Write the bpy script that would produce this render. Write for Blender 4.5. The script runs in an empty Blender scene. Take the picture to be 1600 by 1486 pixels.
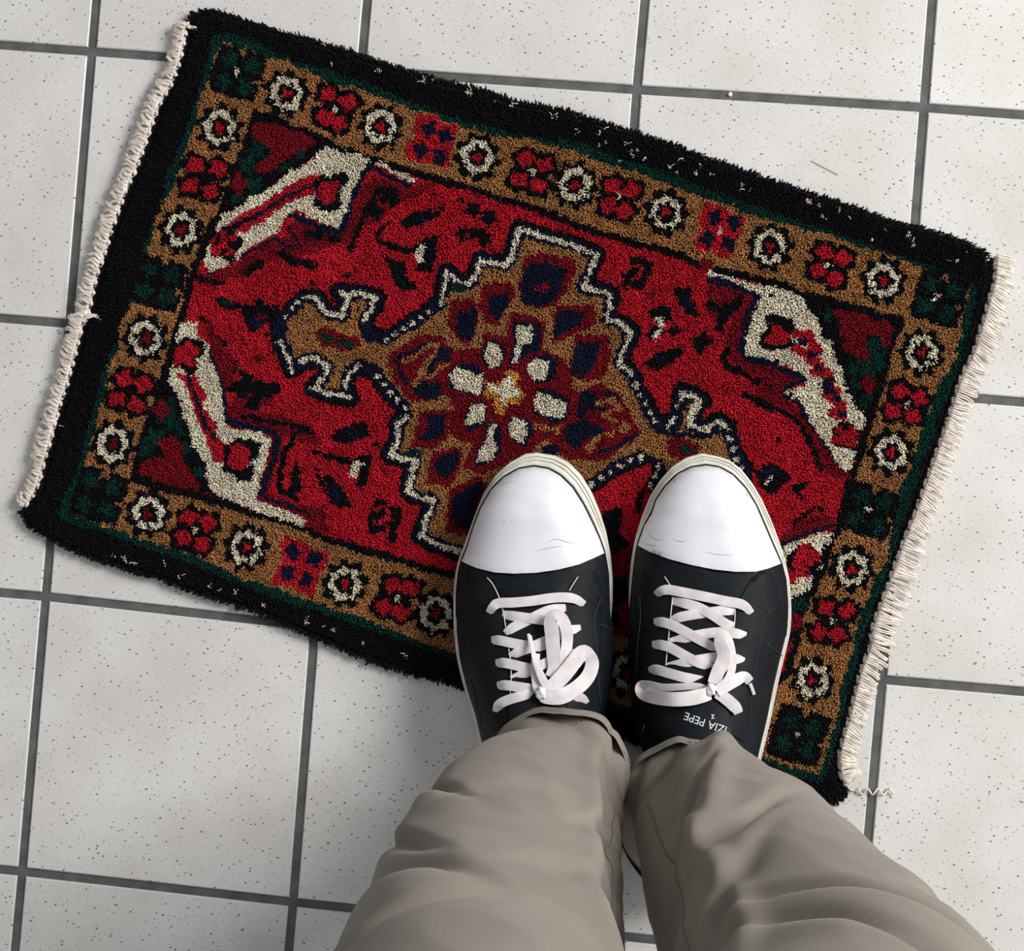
import bpy, bmesh, math, random
import numpy as np
from mathutils import Vector, Matrix, noise
from mathutils.geometry import delaunay_2d_cdt

random.seed(7); rng = np.random.RandomState(7)
scene = bpy.context.scene
COL = scene.collection

# ------------------------------------------------------------------ camera, world, lamps, exposure
FPX = 3300.0                                   # focal length in px of the 1600 x 1486 frame
CAM_ROT = (-0.02, 0.07, 0.0842)
CAM_POS = (0.4376, -0.3080, 1.5036)
def _rot(r):
    v = Vector(r); return np.array(Matrix.Rotation(v.length, 3, v.normalized()))
RC = _rot(CAM_ROT) @ np.diag([1., -1., -1.])   # rows: image right, image down, forward
CP = np.array(CAM_POS)
cam_data = bpy.data.cameras.new('camera'); cam = bpy.data.objects.new('camera', cam_data); COL.objects.link(cam)
M3 = np.stack([RC[0], -RC[1], -RC[2]], 1)
cam.matrix_world = Matrix.Translation(CAM_POS) @ Matrix([list(map(float, r)) for r in M3]).to_4x4()
cam_data.sensor_fit = 'HORIZONTAL'; cam_data.sensor_width = 36.0; cam_data.lens = FPX * 36.0 / 1600.0
cam_data.clip_start = 0.02
scene.camera = cam
scene.view_settings.view_transform = 'Standard'; scene.view_settings.look = 'None'
scene.view_settings.gamma = 1.0; scene.view_settings.use_curve_mapping = False
scene.view_settings.exposure = 0.0

def at(x, y, z=0.0):
    """survey: where the sight line through drawing point (x, y) meets the level z"""
    d = ((x - 800) / FPX) * RC[0] + ((y - 743) / FPX) * RC[1] + RC[2]
    t = (z - CP[2]) / d[2]
    p = CP + t * d
    return Vector((float(p[0]), float(p[1]), float(z)))

world = bpy.data.worlds.new('room_light'); scene.world = world; world.use_nodes = True
bg = world.node_tree.nodes['Background']; bg.inputs['Color'].default_value = (0.95, 0.97, 1.0, 1); bg.inputs['Strength'].default_value = 0.34

def area_lamp(name, loc, aim, sx, sy, power, color):
    ld = bpy.data.lights.new(name, 'AREA'); ld.shape = 'RECTANGLE'; ld.size = sx; ld.size_y = sy; ld.energy = power; ld.color = color
    o = bpy.data.objects.new(name, ld); COL.objects.link(o); o.location = loc
    o.rotation_euler = (Vector(aim) - Vector(loc)).to_track_quat('-Z', 'Y').to_euler()
    return o
area_lamp('window_daylight', (2.5, 0.95, 1.75), (0.35, -0.3, 0.0), 1.5, 1.4, 124.0, (1.0, 0.985, 0.96))

# ------------------------------------------------------------------ helpers
def tag(o, label=None, cat=None, group=None, kind=None):
    if label: o['label'] = label
    if cat: o['category'] = cat
    if group: o['group'] = group
    if kind: o['kind'] = kind
    return o

def link(name, me, parent=None, mat=None, smooth=True):
    o = bpy.data.objects.new(name, me); COL.objects.link(o)
    if parent: o.parent = parent
    if mat and not me.materials: me.materials.append(mat)
    if smooth: me.polygons.foreach_set('use_smooth', np.ones(len(me.polygons), bool))
    return o

def mesh(name, verts, faces, parent=None, mat=None, smooth=True):
    me = bpy.data.meshes.new(name); me.from_pydata([tuple(v) for v in verts], [], faces); me.update()
    return link(name, me, parent, mat, smooth)

def fix_normals(o):
    bm = bmesh.new(); bm.from_mesh(o.data); bmesh.ops.recalc_face_normals(bm, faces=bm.faces); bm.to_mesh(o.data); bm.free()
    return o

def empty(name, loc):
    o = bpy.data.objects.new(name, None); COL.objects.link(o); o.location = loc; o.empty_display_size = .05
    return o

class Geo:
    """collects verts and faces of one mesh"""
    def __init__(s): s.v = []; s.f = []
    def tube(s, path, r, n=6, cap=True, flat=1.0):
        P = [Vector(p) for p in path]; b = len(s.v); m = len(P); N = None
        for i, p in enumerate(P):
            t = (P[min(i + 1, m - 1)] - P[max(i - 1, 0)])
            t = t.normalized() if t.length > 1e-9 else Vector((1, 0, 0))
            if N is None:
                N = Vector((0, 0, 1)) if abs(t.z) < .9 else Vector((1, 0, 0))
            N = (N - t * N.dot(t)).normalized(); B = t.cross(N)
            rr = r[i] if isinstance(r, (list, tuple)) else r
            for k in range(n):
                a = 2 * math.pi * k / n
                s.v.append(p + (N * math.cos(a) * flat + B * math.sin(a)) * rr)
        for i in range(m - 1):
            for k in range(n):
                s.f.append((b + i * n + k, b + i * n + (k + 1) % n, b + (i + 1) * n + (k + 1) % n, b + (i + 1) * n + k))
        if cap:
            s.f.append(tuple(b + k for k in range(n))[::-1]); s.f.append(tuple(b + (m - 1) * n + k for k in range(n)))
        return s
    def build(s, name, parent=None, mat=None, smooth=True):
        return mesh(name, s.v, s.f, parent, mat, smooth)

def spline(P, per=6):
    """Catmull-Rom through the points"""
    P = [Vector(p) for p in P]
    Q = [P[0] * 2 - P[1]] + P + [P[-1] * 2 - P[-2]]; out = []
    for i in range(1, len(Q) - 2):
        a, b, c, d = Q[i - 1:i + 3]
        for k in range(per):
            t = k / per
            out.append(.5 * ((2 * b) + (c - a) * t + (2 * a - 5 * b + 4 * c - d) * t * t + (3 * b - a - 3 * c + d) * t ** 3))
    return out + [P[-1]]

# ------------------------------------------------------------------ materials
def material(name, color, rough=.6, spec=.5, sheen=0.0, coat=0.0):
    m = bpy.data.materials.new(name); m.use_nodes = True
    b = m.node_tree.nodes['Principled BSDF']
    b.inputs['Base Color'].default_value = (*color, 1); b.inputs['Roughness'].default_value = rough
    b.inputs['Specular IOR Level'].default_value = spec
    if sheen: b.inputs['Sheen Weight'].default_value = sheen; b.inputs['Sheen Roughness'].default_value = .5
    if coat: b.inputs['Coat Weight'].default_value = coat; b.inputs['Coat Roughness'].default_value = .25
    return m
def nodes(m):
    nt = m.node_tree
    def N(t, **kw):
        n = nt.nodes.new(t)
        for k, v in kw.items():
            if k in n.inputs: n.inputs[k].default_value = v
            else: setattr(n, k, v)
        return n
    return nt, N, nt.nodes['Principled BSDF']
def ramp(n, *stops):
    e = n.color_ramp.elements
    while len(e) < len(stops): e.new(.5)
    for el, (p, c) in zip(e, stops): el.position = p; el.color = (*c, 1) if len(c) == 3 else c
    return n
def add_bump(m, scale, strength, dist=.001, detail=3, kind='noise', coord='Object', stretch=None, rot=None):
    nt, N, b = nodes(m)
    tc = N('ShaderNodeTexCoord'); mp = N('ShaderNodeMapping'); nt.links.new(tc.outputs[coord], mp.inputs[0])
    if stretch: mp.inputs['Scale'].default_value = stretch
    if rot: mp.inputs['Rotation'].default_value = rot
    t = N('ShaderNodeTexNoise', Scale=scale, Detail=detail) if kind == 'noise' else N('ShaderNodeTexWave', Scale=scale, Distortion=.6)
    nt.links.new(mp.outputs[0], t.inputs['Vector'])
    bp = N('ShaderNodeBump', Strength=strength, Distance=dist)
    nt.links.new(t.outputs['Fac'], bp.inputs['Height'])
    old = b.inputs['Normal'].links
    if old: nt.links.new(old[0].from_socket, bp.inputs['Normal'])
    nt.links.new(bp.outputs['Normal'], b.inputs['Normal'])
    return m
def mottle(m, c1, c2, scale, lo=.35, hi=.65, detail=4, coord='Object'):
    nt, N, b = nodes(m)
    tc = N('ShaderNodeTexCoord'); t = N('ShaderNodeTexNoise', Scale=scale, Detail=detail); nt.links.new(tc.outputs[coord], t.inputs['Vector'])
    r = ramp(N('ShaderNodeValToRGB'), (lo, c1), (hi, c2)); nt.links.new(t.outputs['Fac'], r.inputs[0]); nt.links.new(r.outputs[0], b.inputs['Base Color'])
    return m

def tile_material():
    m = material('speckled_ceramic', (.6, .58, .56), .42, .4); nt, N, b = nodes(m)
    geo = N('ShaderNodeNewGeometry')
    big = N('ShaderNodeTexNoise', Scale=14.0, Detail=5); nt.links.new(geo.outputs['Position'], big.inputs['Vector'])
    base = ramp(N('ShaderNodeValToRGB'), (.3, (.60, .575, .545)), (.7, (.70, .685, .665))); nt.links.new(big.outputs['Fac'], base.inputs[0])
    info = N('ShaderNodeObjectInfo')
    var = N('ShaderNodeHueSaturation'); mr = N('ShaderNodeMapRange'); mr.inputs['To Min'].default_value = .96; mr.inputs['To Max'].default_value = 1.03
    nt.links.new(info.outputs['Random'], mr.inputs[0]); nt.links.new(mr.outputs[0], var.inputs['Value']); nt.links.new(base.outputs[0], var.inputs['Color'])
    prev = var.outputs['Color']
    for sc, keep, rad, dark, ang in ((150.0, .50, .155, (.10, .095, .09), .6), (260.0, .52, .17, (.30, .285, .27), .9), (95.0, .24, .10, (.06, .06, .06), 2.2)):
        mp = N('ShaderNodeMapping'); mp.inputs['Rotation'].default_value = (0, 0, ang); mp.inputs['Scale'].default_value = (1.0, 1.7, 1.0)
        wob = N('ShaderNodeTexNoise', Scale=900.0, Detail=2); nt.links.new(geo.outputs['Position'], wob.inputs['Vector'])
        nt.links.new(geo.outputs['Position'], mp.inputs[0])
        vo = N('ShaderNodeTexVoronoi', Scale=sc); vo.voronoi_dimensions = '2D'; nt.links.new(mp.outputs[0], vo.inputs['Vector'])
        sep = N('ShaderNodeSeparateColor'); nt.links.new(vo.outputs['Color'], sep.inputs[0])
        # radius of each speck from its cell's random value; most cells hold none
        lt = N('ShaderNodeMath', operation='LESS_THAN'); nt.links.new(sep.outputs[0], lt.inputs[0]); lt.inputs[1].default_value = keep
        rr = N('ShaderNodeMath', operation='MULTIPLY'); nt.links.new(sep.outputs[1], rr.inputs[0]); rr.inputs[1].default_value = rad
        r2 = N('ShaderNodeMath', operation='MULTIPLY'); nt.links.new(rr.outputs[0], r2.inputs[0]); nt.links.new(lt.outputs[0], r2.inputs[1])
        r3 = N('ShaderNodeMath', operation='MULTIPLY_ADD'); nt.links.new(wob.outputs['Fac'], r3.inputs[0]); r3.inputs[1].default_value = -.06; nt.links.new(r2.outputs[0], r3.inputs[2])
        df = N('ShaderNodeMath', operation='SUBTRACT'); nt.links.new(r3.outputs[0], df.inputs[0]); nt.links.new(vo.outputs['Distance'], df.inputs[1])
        st = N('ShaderNodeMapRange'); st.inputs['From Min'].default_value = -.05; st.inputs['From Max'].default_value = .03; nt.links.new(df.outputs[0], st.inputs[0])
        mx = N('ShaderNodeMix'); mx.data_type = 'RGBA'; nt.links.new(st.outputs[0], mx.inputs[0]); nt.links.new(prev, mx.inputs[6]); mx.inputs[7].default_value = (*dark, 1)
        prev = mx.outputs[2]
    nt.links.new(prev, b.inputs['Base Color'])
    bt = N('ShaderNodeTexNoise', Scale=420.0, Detail=3); nt.links.new(geo.outputs['Position'], bt.inputs['Vector'])
    bp = N('ShaderNodeBump', Strength=.12, Distance=.0006); nt.links.new(bt.outputs['Fac'], bp.inputs['Height']); nt.links.new(bp.outputs['Normal'], b.inputs['Normal'])
    return m

def yarn_material():
    m = material('wool_pile', (.5, .5, .5), .9, .10, sheen=.03); nt, N, b = nodes(m)
    a = N('ShaderNodeAttribute'); a.attribute_name = 'yarn'; nt.links.new(a.outputs['Color'], b.inputs['Base Color'])
    return m

MAT = {}
MAT['tile'] = tile_material()
MAT['grout'] = add_bump(mottle(material('grey_grout', (.1, .1, .1), .9, .2), (.085, .088, .088), (.135, .137, .135), 60), 900, .5, .001)
MAT['yarn'] = yarn_material()
MAT['backing'] = material('rug_backing', (.05, .04, .04), .95, .1)
MAT['cotton'] = add_bump(mottle(material('fringe_cotton', (.6, .55, .48), .85, .2), (.62, .53, .45), (.80, .74, .67), 160), 1500, .4, .0008)
MAT['sole'] = add_bump(mottle(material('aged_white_rubber', (.6, .6, .55), .55, .4), (.54, .53, .46), (.72, .71, .65), 55, .3, .62), 300, .1, .0005)
MAT['cap'] = add_bump(mottle(material('white_toe_leather', (.85, .85, .87), .33, .5), (.66, .66, .715), (.77, .77, .81), 26), 60, .05, .001)
MAT['leather'] = add_bump(mottle(material('black_leather', (.006, .008, .0105), .58, .13), (.004, .0055, .0075), (.008, .0105, .0135), 40), 500, .2, .0006)
MAT['crease'] = material('scuffed_crease', (.42, .41, .44), .7, .2)
MAT['seam'] = material('dark_thread', (.035, .037, .042), .8, .3)
MAT['edge'] = material('pale_cut_edge', (.62, .58, .52), .8, .2)
MAT['lace'] = add_bump(mottle(material('white_cotton_lace', (.72, .68, .69), .85, .2), (.66, .61, .61), (.80, .76, .78), 90), 260, .35, .0008, kind='wave', rot=(0, 0, .8))
MAT['aglet'] = material('white_plastic_aglet', (.75, .74, .76), .4, .4)
MAT['print'] = material('pale_print', (.55, .62, .66), .6, .3)
MAT['dark'] = material('sole_gap', (.02, .02, .02), .8, .1)
def cloth():
    m = mottle(material('beige_twill', (.21, .18, .15), .9, .15, sheen=.08), (.192, .168, .144), (.236, .208, .180), 9, coord='Object')
    add_bump(m, 300, .10, .0006, kind='wave', rot=(0, .4, .9)); add_bump(m, 700, .14, .0008)
    return m
MAT['cloth'] = cloth()
MAT['thread'] = material('trouser_stitching', (.17, .145, .12), .9, .1)

# ------------------------------------------------------------------ floor: grout bed and tiles
T = 0.200; GAP = 0.0064
SEEN = {(0, 0): (143, 80.5), (0, 1): (108, 505.7), (0, 2): (70.8, 932.4), (0, 3): (34, 1362.2), (1, 2): (491.3, 979), (1, 3): (457.6, 1409.9),
        (2, 0): (994.8, 140.1), (3, 0): (1443.8, 168.1), (3, 2): (1378.1, 1062.2), (1, 0): (563.5, 110.5)}
RES = {k: at(*v) - Vector((k[0] * T, -k[1] * T, 0)) for k, v in SEEN.items()}
def knot(i, j):
    """crossing of two joints; the tiler's small errors fade out away from the carpet"""
    w = 0; d = Vector((0, 0, 0))
    for (a, c), r in RES.items():
        q = 1 / ((a - i) ** 2 + (c - j) ** 2 + .02) ** 1.5; w += q; d += r * q
    far = max(0, abs(i - 1.5) - 3, abs(j - 1.5) - 3)
    return Vector((i * T, -j * T, 0)) + d / w * max(0, 1 - far / 2)
I0, I1, J0, J1 = -5, 9, -4, 8
lo = Vector((I0 * T, -J1 * T, 0)); hi = Vector((I1 * T, -J0 * T, 0))
GR = -0.0014
bm = bmesh.new(); bmesh.ops.create_cube(bm, size=1, matrix=Matrix.Translation(((lo.x + hi.x) / 2, (lo.y + hi.y) / 2, GR - .02)) @ Matrix.Diagonal((hi.x - lo.x, hi.y - lo.y, .04, 1)))
me = bpy.data.meshes.new('floor'); bm.to_mesh(me); bm.free()
floor = tag(link('floor', me, None, MAT['grout'], False), 'floor of square pale speckled tiles with dark grey grout', kind='structure')
def make_tile(i, j):
    c = [knot(i, j), knot(i + 1, j), knot(i + 1, j + 1), knot(i, j + 1)]
    m = sum(c, Vector()) / 4
    v = []
    for inset, z in ((GAP / 2 - .0002, GR - .001), (GAP / 2, -.0007), (GAP / 2 + .0008, 0.0)):
        for k in range(4):
            e1 = (c[(k + 1) % 4] - c[k]).normalized(); e2 = (c[k - 1] - c[k]).normalized()
            p = c[k] + (e1 + e2) * inset; v.append((p.x - m.x, p.y - m.y, z))
    f = [(0, 1, 5, 4), (1, 2, 6, 5), (2, 3, 7, 6), (3, 0, 4, 7), (4, 5, 9, 8), (5, 6, 10, 9), (6, 7, 11, 10), (7, 4, 8, 11), (8, 9, 10, 11)]
    f = [q[::-1] for q in f]
    o = mesh('tile', v, f, floor, MAT['tile'], False); o.location = (m.x, m.y, 0)
    return o
plain = None
for i in range(I0, I1):
    for j in range(J0, J1):
        if -1 <= i <= 4 and -1 <= j <= 4:
            make_tile(i, j)
        elif abs(i - 1.5) > 6 or abs(j - 1.5) > 6 or True:
            if plain is None:
                plain = make_tile(i, j)
            else:
                c = (knot(i, j) + knot(i + 1, j) + knot(i + 1, j + 1) + knot(i, j + 1)) / 4
                o = plain.copy(); COL.objects.link(o); o.parent = floor; o.location = (c.x, c.y, 0)
# ------------------------------------------------------------------ carpet design
# The knotted design is drawn on the flat carpet; points are given on the carpet plane
# in the units of the survey drawing (px), grouped by the sheet they were read from.
SHEET = {'A': (0, 0, 2.972), 'B': (400, 0, 2.972), 'C': (800, 0, 2.972), 'D': (1200, 200, 3.715),
         'E': (0, 400, 2.972), 'F': (400, 400, 2.972), 'G': (800, 300, 2.972), 'H': (1150, 550, 3.302),
         'I': (1150, 850, 3.302), 'J': (0, 700, 2.1333), 'K': (300, 200, 3.715), 'L': (1050, 380, 3.715),
         'M': (380, 650, 4.0), 'N': (200, 130, 4.644), 'S': (650, 680, 4.246), 'T': (950, 680, 4.246),
         'U': (680, 880, 4.953), 'V': (950, 900, 4.644), 'W': (500, 1080, 2.909), 'X': (900, 1080, 2.4615),
         'P': (0, 0, 1.0)}

def pts(s):
    """'A 10 20 30 40 B 5 6' -> list of points on the common sheet"""
    out = []; k = 'P'; buf = []
    for w in s.split():
        if w.isalpha():
            k = w
        else:
            buf.append(float(w))
            if len(buf) == 2:
                ox, oy, sc = SHEET[k]
                out.append((ox + buf[0] / sc, oy + buf[1] / sc)); buf = []
    return out

GW, GH = 1600, 1300
LAB = np.zeros((GH, GW), np.uint8)          # yarn colour
REG = np.zeros((GH, GW), np.uint8)          # which part of the design
YARN = {'K': 1, 'N': 2, 'R': 3, 'D': 4, 'B': 5, 'G': 6, 'W': 7, 'Y': 8, 'O': 9}
cur_reg = 0

def mask_poly(p):
    p = np.array(p, float)
    x0 = max(int(p[:, 0].min()) - 1, 0); x1 = min(int(p[:, 0].max()) + 2, GW)
    y0 = max(int(p[:, 1].min()) - 1, 0); y1 = min(int(p[:, 1].max()) + 2, GH)
    xs = np.arange(x0, x1) + .5; m = np.zeros((max(y1 - y0, 0), max(x1 - x0, 0)), bool)
    q = np.roll(p, -1, 0)
    for r in range(m.shape[0]):
        y = y0 + r + .5
        c = (p[:, 1] <= y) != (q[:, 1] <= y)
        if not c.any(): continue
        xi = p[c, 0] + (y - p[c, 1]) / (q[c, 1] - p[c, 1]) * (q[c, 0] - p[c, 0])
        m[r] = (np.sum(xs[None, :] > np.sort(xi)[:, None], 0) % 2) == 1
    return x0, y0, m

def put(x0, y0, m, c, reg=None):
    h, w = m.shape
    if not h or not w: return
    v = LAB[y0:y0 + h, x0:x0 + w]
    if c: v[m] = YARN[c]
    r = cur_reg if reg is None else reg
    if r >= 0: REG[y0:y0 + h, x0:x0 + w][m] = r

def poly(c, s, reg=None):
    put(*mask_poly(pts(s) if isinstance(s, str) else s), c, reg)

def band(c, s, w, reg=None):
    """a strip of width w along a broken line"""
    p = pts(s) if isinstance(s, str) else s
    for (ax, ay), (bx, by) in zip(p[:-1], p[1:]):
        x0 = max(int(min(ax, bx) - w), 0); x1 = min(int(max(ax, bx) + w) + 2, GW)
        y0 = max(int(min(ay, by) - w), 0); y1 = min(int(max(ay, by) + w) + 2, GH)
        X, Y = np.meshgrid(np.arange(x0, x1) + .5, np.arange(y0, y1) + .5)
        dx, dy = bx - ax, by - ay
        t = np.clip(((X - ax) * dx + (Y - ay) * dy) / max(dx * dx + dy * dy, 1e-6), 0, 1)
        put(x0, y0, np.hypot(X - ax - t * dx, Y - ay - t * dy) <= w / 2, c, reg)

def blob(c, x, y, rx, ry=None, reg=None, lobes=0, amp=.12, ph=0.):
    ry = ry or rx; R = max(rx, ry) * (1 + amp) + 2
    x0 = max(int(x - R), 0); x1 = min(int(x + R) + 2, GW); y0 = max(int(y - R), 0); y1 = min(int(y + R) + 2, GH)
    X, Y = np.meshgrid(np.arange(x0, x1) + .5 - x, np.arange(y0, y1) + .5 - y)
    a = np.arctan2(Y / ry, X / rx)
    put(x0, y0, np.hypot(X / rx, Y / ry) <= 1 + (amp * np.cos(lobes * a + ph) if lobes else 0), c, reg)

def dots(c, s, r, step, c2=None):
    """a dotted line: knots of colour c every step, of colour c2 between"""
    p = pts(s); acc = 0; k = 0
    for (ax, ay), (bx, by) in zip(p[:-1], p[1:]):
        L = math.hypot(bx - ax, by - ay); t = acc
        while t < L:
            blob(c if k % 2 == 0 or c2 is None else c2, ax + (bx - ax) * t / L, ay + (by - ay) * t / L, r); k += 1
            t += step
        acc = t - L

def draw_carpet():
    global cur_reg
    # outer shape, dark edge band
    cur_reg = 1
    top = pts('P 298 18 330 13 380 28 450 50 500 63 560 83 600 97 640 109 700 127 760 139 810 158 850 163 900 176 960 196 1000 208 1060 226 1100 243 1150 260 1200 276 1250 295 1300 309 1350 327 1400 344 1440 354 1500 371 1535 387 1552 408')
    right = pts('D 1310 880 1280 1000 1250 1100 1220 1200 1190 1300 1140 1400 H 1140 180 1070 400 1000 600 930 800 850 1000 780 1200 700 1420 I 690 520 640 650 590 850 560 970 530 1100 545 1210 578 1255 575 1295 500 1345 420 1352 330 1325')
    bottom = pts('P 1235 1240 1150 1208 1050 1176 950 1146 850 1114 780 1092 720 1072 680 1060 620 1045 560 1025 520 1006 480 990 440 972 400 956 350 940 300 925 260 908 200 890 150 875 110 858 60 832 40 818 31 800')
    left = pts('E 130 1150 180 1090 215 960 250 840 285 700 330 560 370 400 400 280 A 410 1486 450 1300 490 1180 530 1050 590 900 640 780 680 680 740 500 810 360 865 180 P 291 40')
    poly('K', top + right + bottom + left)
    # green line, tan border
    cur_reg = 2
    gt = pts('A 990 160 1100 155 1200 200 1300 250 1400 290 B 300 310 400 345 500 370 600 420 700 460 800 500 900 535 1000 565 1100 590 1200 620 1300 630 1400 660 C 200 630 300 655 400 690 500 730 600 760 700 785 800 830 900 870 1000 905 1100 940 1200 975 1300 1010 1400 1045 D 200 540 300 570 400 600 500 640 600 680 700 715 800 750 900 780 1000 815 1100 850 1180 890')
    gr = pts('D 1212 950 1190 1050 1160 1200 1120 1350 H 1175 0 1140 100 1100 200 1040 350 1010 450 960 560 930 680 890 800 850 900 820 1020 780 1120 740 1220 I 730 270 710 320 670 430 640 540 610 650 570 780 545 900 520 1000 490 1100 470 1190 440 1230 380 1215 300 1195 250 1170')
    gb = pts('P 1150 1170 1000 1124 850 1078 J 1510 703 1450 680 1350 645 1250 605 1150 575 1050 540 950 510 870 480 800 450 700 410 E 940 1455 900 1440 820 1400 720 1370 640 1340 530 1300 430 1260 330 1240 270 1210')
    gl = pts('E 280 1150 320 1060 370 960 400 840 430 720 460 600 500 480 545 380 590 260 610 140 A 590 1400 620 1280 660 1160 700 1050 750 950 780 800 830 680 880 560 930 400 960 280')
    poly('G', gt + gr + gb + gl)
    cur_reg = 3
    bt = pts('A 1040 185 1090 210 1190 235 1230 270 1330 270 1400 320 B 280 345 350 385 450 400 560 440 650 470 740 510 830 525 900 570 1000 590 1080 620 1170 640 1250 640 1400 680 C 130 650 230 685 320 710 420 755 520 780 620 810 720 850 820 890 900 920 990 940 1080 985 1180 1010 1290 1035 D 150 560 250 595 330 600 420 640 520 690 640 710 740 740 830 790 900 800 1000 840 1080 855')
    br = pts('D 1165 905 1165 980 1130 1060 1125 1200 1080 1330 1050 1430 H 1080 110 1040 180 1000 300 960 390 940 480 900 600 850 690 830 760 810 880 800 980 770 1100 700 1190 I 690 260 650 350 620 450 600 550 570 650 540 750 530 850 510 950 480 1030 450 1120 430 1190 370 1170 260 1140 200 1120')
    bb = pts('P 1150 1155 1000 1108 850 1062 J 1510 680 1400 640 1300 600 1200 560 1100 530 1000 495 900 460 800 430 E 1000 1430 920 1400 830 1360 740 1340 650 1310 560 1270 480 1255 400 1215 340 1200')
    bl = pts('E 320 1160 360 1080 385 990 410 900 440 800 460 720 500 590 510 490 555 430 550 330 600 240 640 170 640 100 A 590 1430 630 1330 660 1220 700 1130 720 1010 770 920 830 800 870 680 910 560 930 450 975 350 1000 250')
    poly('B', bt + br + bb + bl)
    # field: black frame, then red
    it = pts('A 1175 500 1280 530 1340 560 B 150 570 280 615 420 680 520 720 640 750 730 780 820 800 900 830 1000 850 1100 890 1200 915 1300 950 1400 980 C 200 985 300 1020 400 1060 500 1085 600 1120 700 1140 800 1170 880 1210 980 1240 1100 1265 1200 1290 1300 1310 D 100 890 200 940 320 960 430 1000 560 1030 650 1060 780 1090')
    ir = pts('D 790 1140 740 1250 720 1350 H 800 20 780 100 740 200 730 280 700 360 690 440 660 550 620 640 590 740 570 830 545 930 510 960 490 1060 460 1150 420 1230 I 400 270 350 370 340 460 330 530 300 600 270 690')
    ib = pts('P 1215 1070 1100 1032 1000 1000 900 964 800 930 J 1500 432 1400 410 1300 372 1200 347 1120 322 1060 302 1000 272 900 242 800 217 730 192 650 167 560 147')
    il = pts('E 700 1080 600 1040 620 950 660 800 700 700 730 600 760 500 790 400 800 340 830 270 850 200 A 840 1400 870 1290 900 1200 930 1130 960 1050 1000 990 1040 900 1060 810 1100 730 1130 650 1160 540')
    inner = it + ir + ib + il
    cur_reg = 4
    poly('K', inner)
    ci = np.array(inner).mean(0)
    def shrink(p, d):
        o = []
        for x, y in p:
            L = math.hypot(x - ci[0], y - ci[1]); o.append((x + (ci[0] - x) * d / L, y + (ci[1] - y) * d / L))
        return o
    poly('R', shrink(inner, 12))
    keep = LAB.copy(); band('K', inner + inner[:1], 22)
    x0, y0, m = mask_poly(inner); full = np.zeros((GH, GW), bool); full[y0:y0 + m.shape[0], x0:x0 + m.shape[1]] = m
    LAB[~full] = keep[~full]; REG[~full & (REG == 4)] = 3
    # ---- border flowers
    reg = 20
    rings = ('A 1330 430 1020 590 840 1065 B 580 585 1030 725 C 292 855 715 985 1200 1145 D 670 880 895 1300 '
             'E 675 380 525 870 690 1195 1145 1350 J 1150 450 1455 550 H 800 515 600 1115 I 395 700 P 830 1003 982 1050 1135 1096')
    for k, (x, y) in enumerate(pts(rings)):
        cur_reg = reg; reg += 1
        blob('K', x, y, 34, 36, lobes=9, amp=.13, ph=k)
        blob('W', x, y, 24.5, 27, lobes=7, amp=.07, ph=k * 1.7)
        blob('K', x, y, 14.5, 16.5, lobes=6, amp=.16, ph=k * 2.3)
        blob('D' if x < 300 else 'R', x + (k % 3) - 1, y, 6.5, 8, lobes=3, amp=.3, ph=k)
        blob('K', x - 20 + (k % 2) * 38, y + 12, 3.4)                     # broken places of the ring
        blob('K', x + (k % 4) * 3, y + 25, 3.2, 4)
    four = ['A 945 810 905 760 1010 780 880 860 975 885', 'B 370 505 335 435 430 470 320 540 385 570',
            'B 1285 797 1255 735 1340 760 1225 830 1310 860', 'C 500 910 470 860 555 880 450 955 525 975',
            'D 350 785 325 715 440 755 290 820 390 870', 'E 605 627 575 565 665 590 545 660 630 690',
            'E 906 1270 880 1210 965 1235 845 1305 935 1335', 'J 1325 500 1310 455 1370 465 1280 525 1335 545',
            'H 880 263 845 195 945 235 810 300 915 325', 'I 500 397 465 325 575 345 430 450 525 465',
            'P 757 980 753 966 771 970 743 990 760 995', 'P 906 1027 902 1012 920 1017 892 1036 909 1041', 'P 1060 1074 1056 1059 1074 1064 1046 1083 1063 1088']
    for k, s in enumerate(four):
        q = pts(s); cur_reg = reg; reg += 1
        for x, y in q[1:]: blob('K', x, y, 22, 20, lobes=5, amp=.12, ph=k + x)
        blob('K', *q[0], 18)
        for j, (x, y) in enumerate(q[1:]): blob('R', x, y, 13.5, 12, lobes=4, amp=.16, ph=x + j)
        if k not in (0, 5): blob('W', *q[0], 4.5, 5, lobes=3, amp=.3)
    for k, (sq, cc, w) in enumerate([
            ('B 752 525 845 535 865 570 948 582 915 640 910 700 885 785 820 755 760 755 692 728 705 660 745 630 728 580', 'B 805 595 880 625 768 690 855 725', 0),
            ('C 895 935 990 955 1010 985 1088 1000 1070 1070 1045 1110 1015 1205 960 1185 930 1150 875 1175 845 1130 880 1060 870 1000', 'C 940 1005 1035 1030 910 1105 1005 1130', 1),
            ('J 955 288 1005 305 1030 330 1098 345 1080 400 1060 430 1045 498 1000 478 960 455 905 455 920 400 945 380 935 330', 'J 978 345 1048 368 958 412 1022 438', 0)]):
        cur_reg = reg; reg += 1
        poly('R', sq)
        for x, y in pts(cc): blob('N', x, y, 10.5, 12, lobes=4, amp=.22, ph=x)
        if w: blob('W', *pts('C 972 1070')[0], 3.5, 5)
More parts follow.
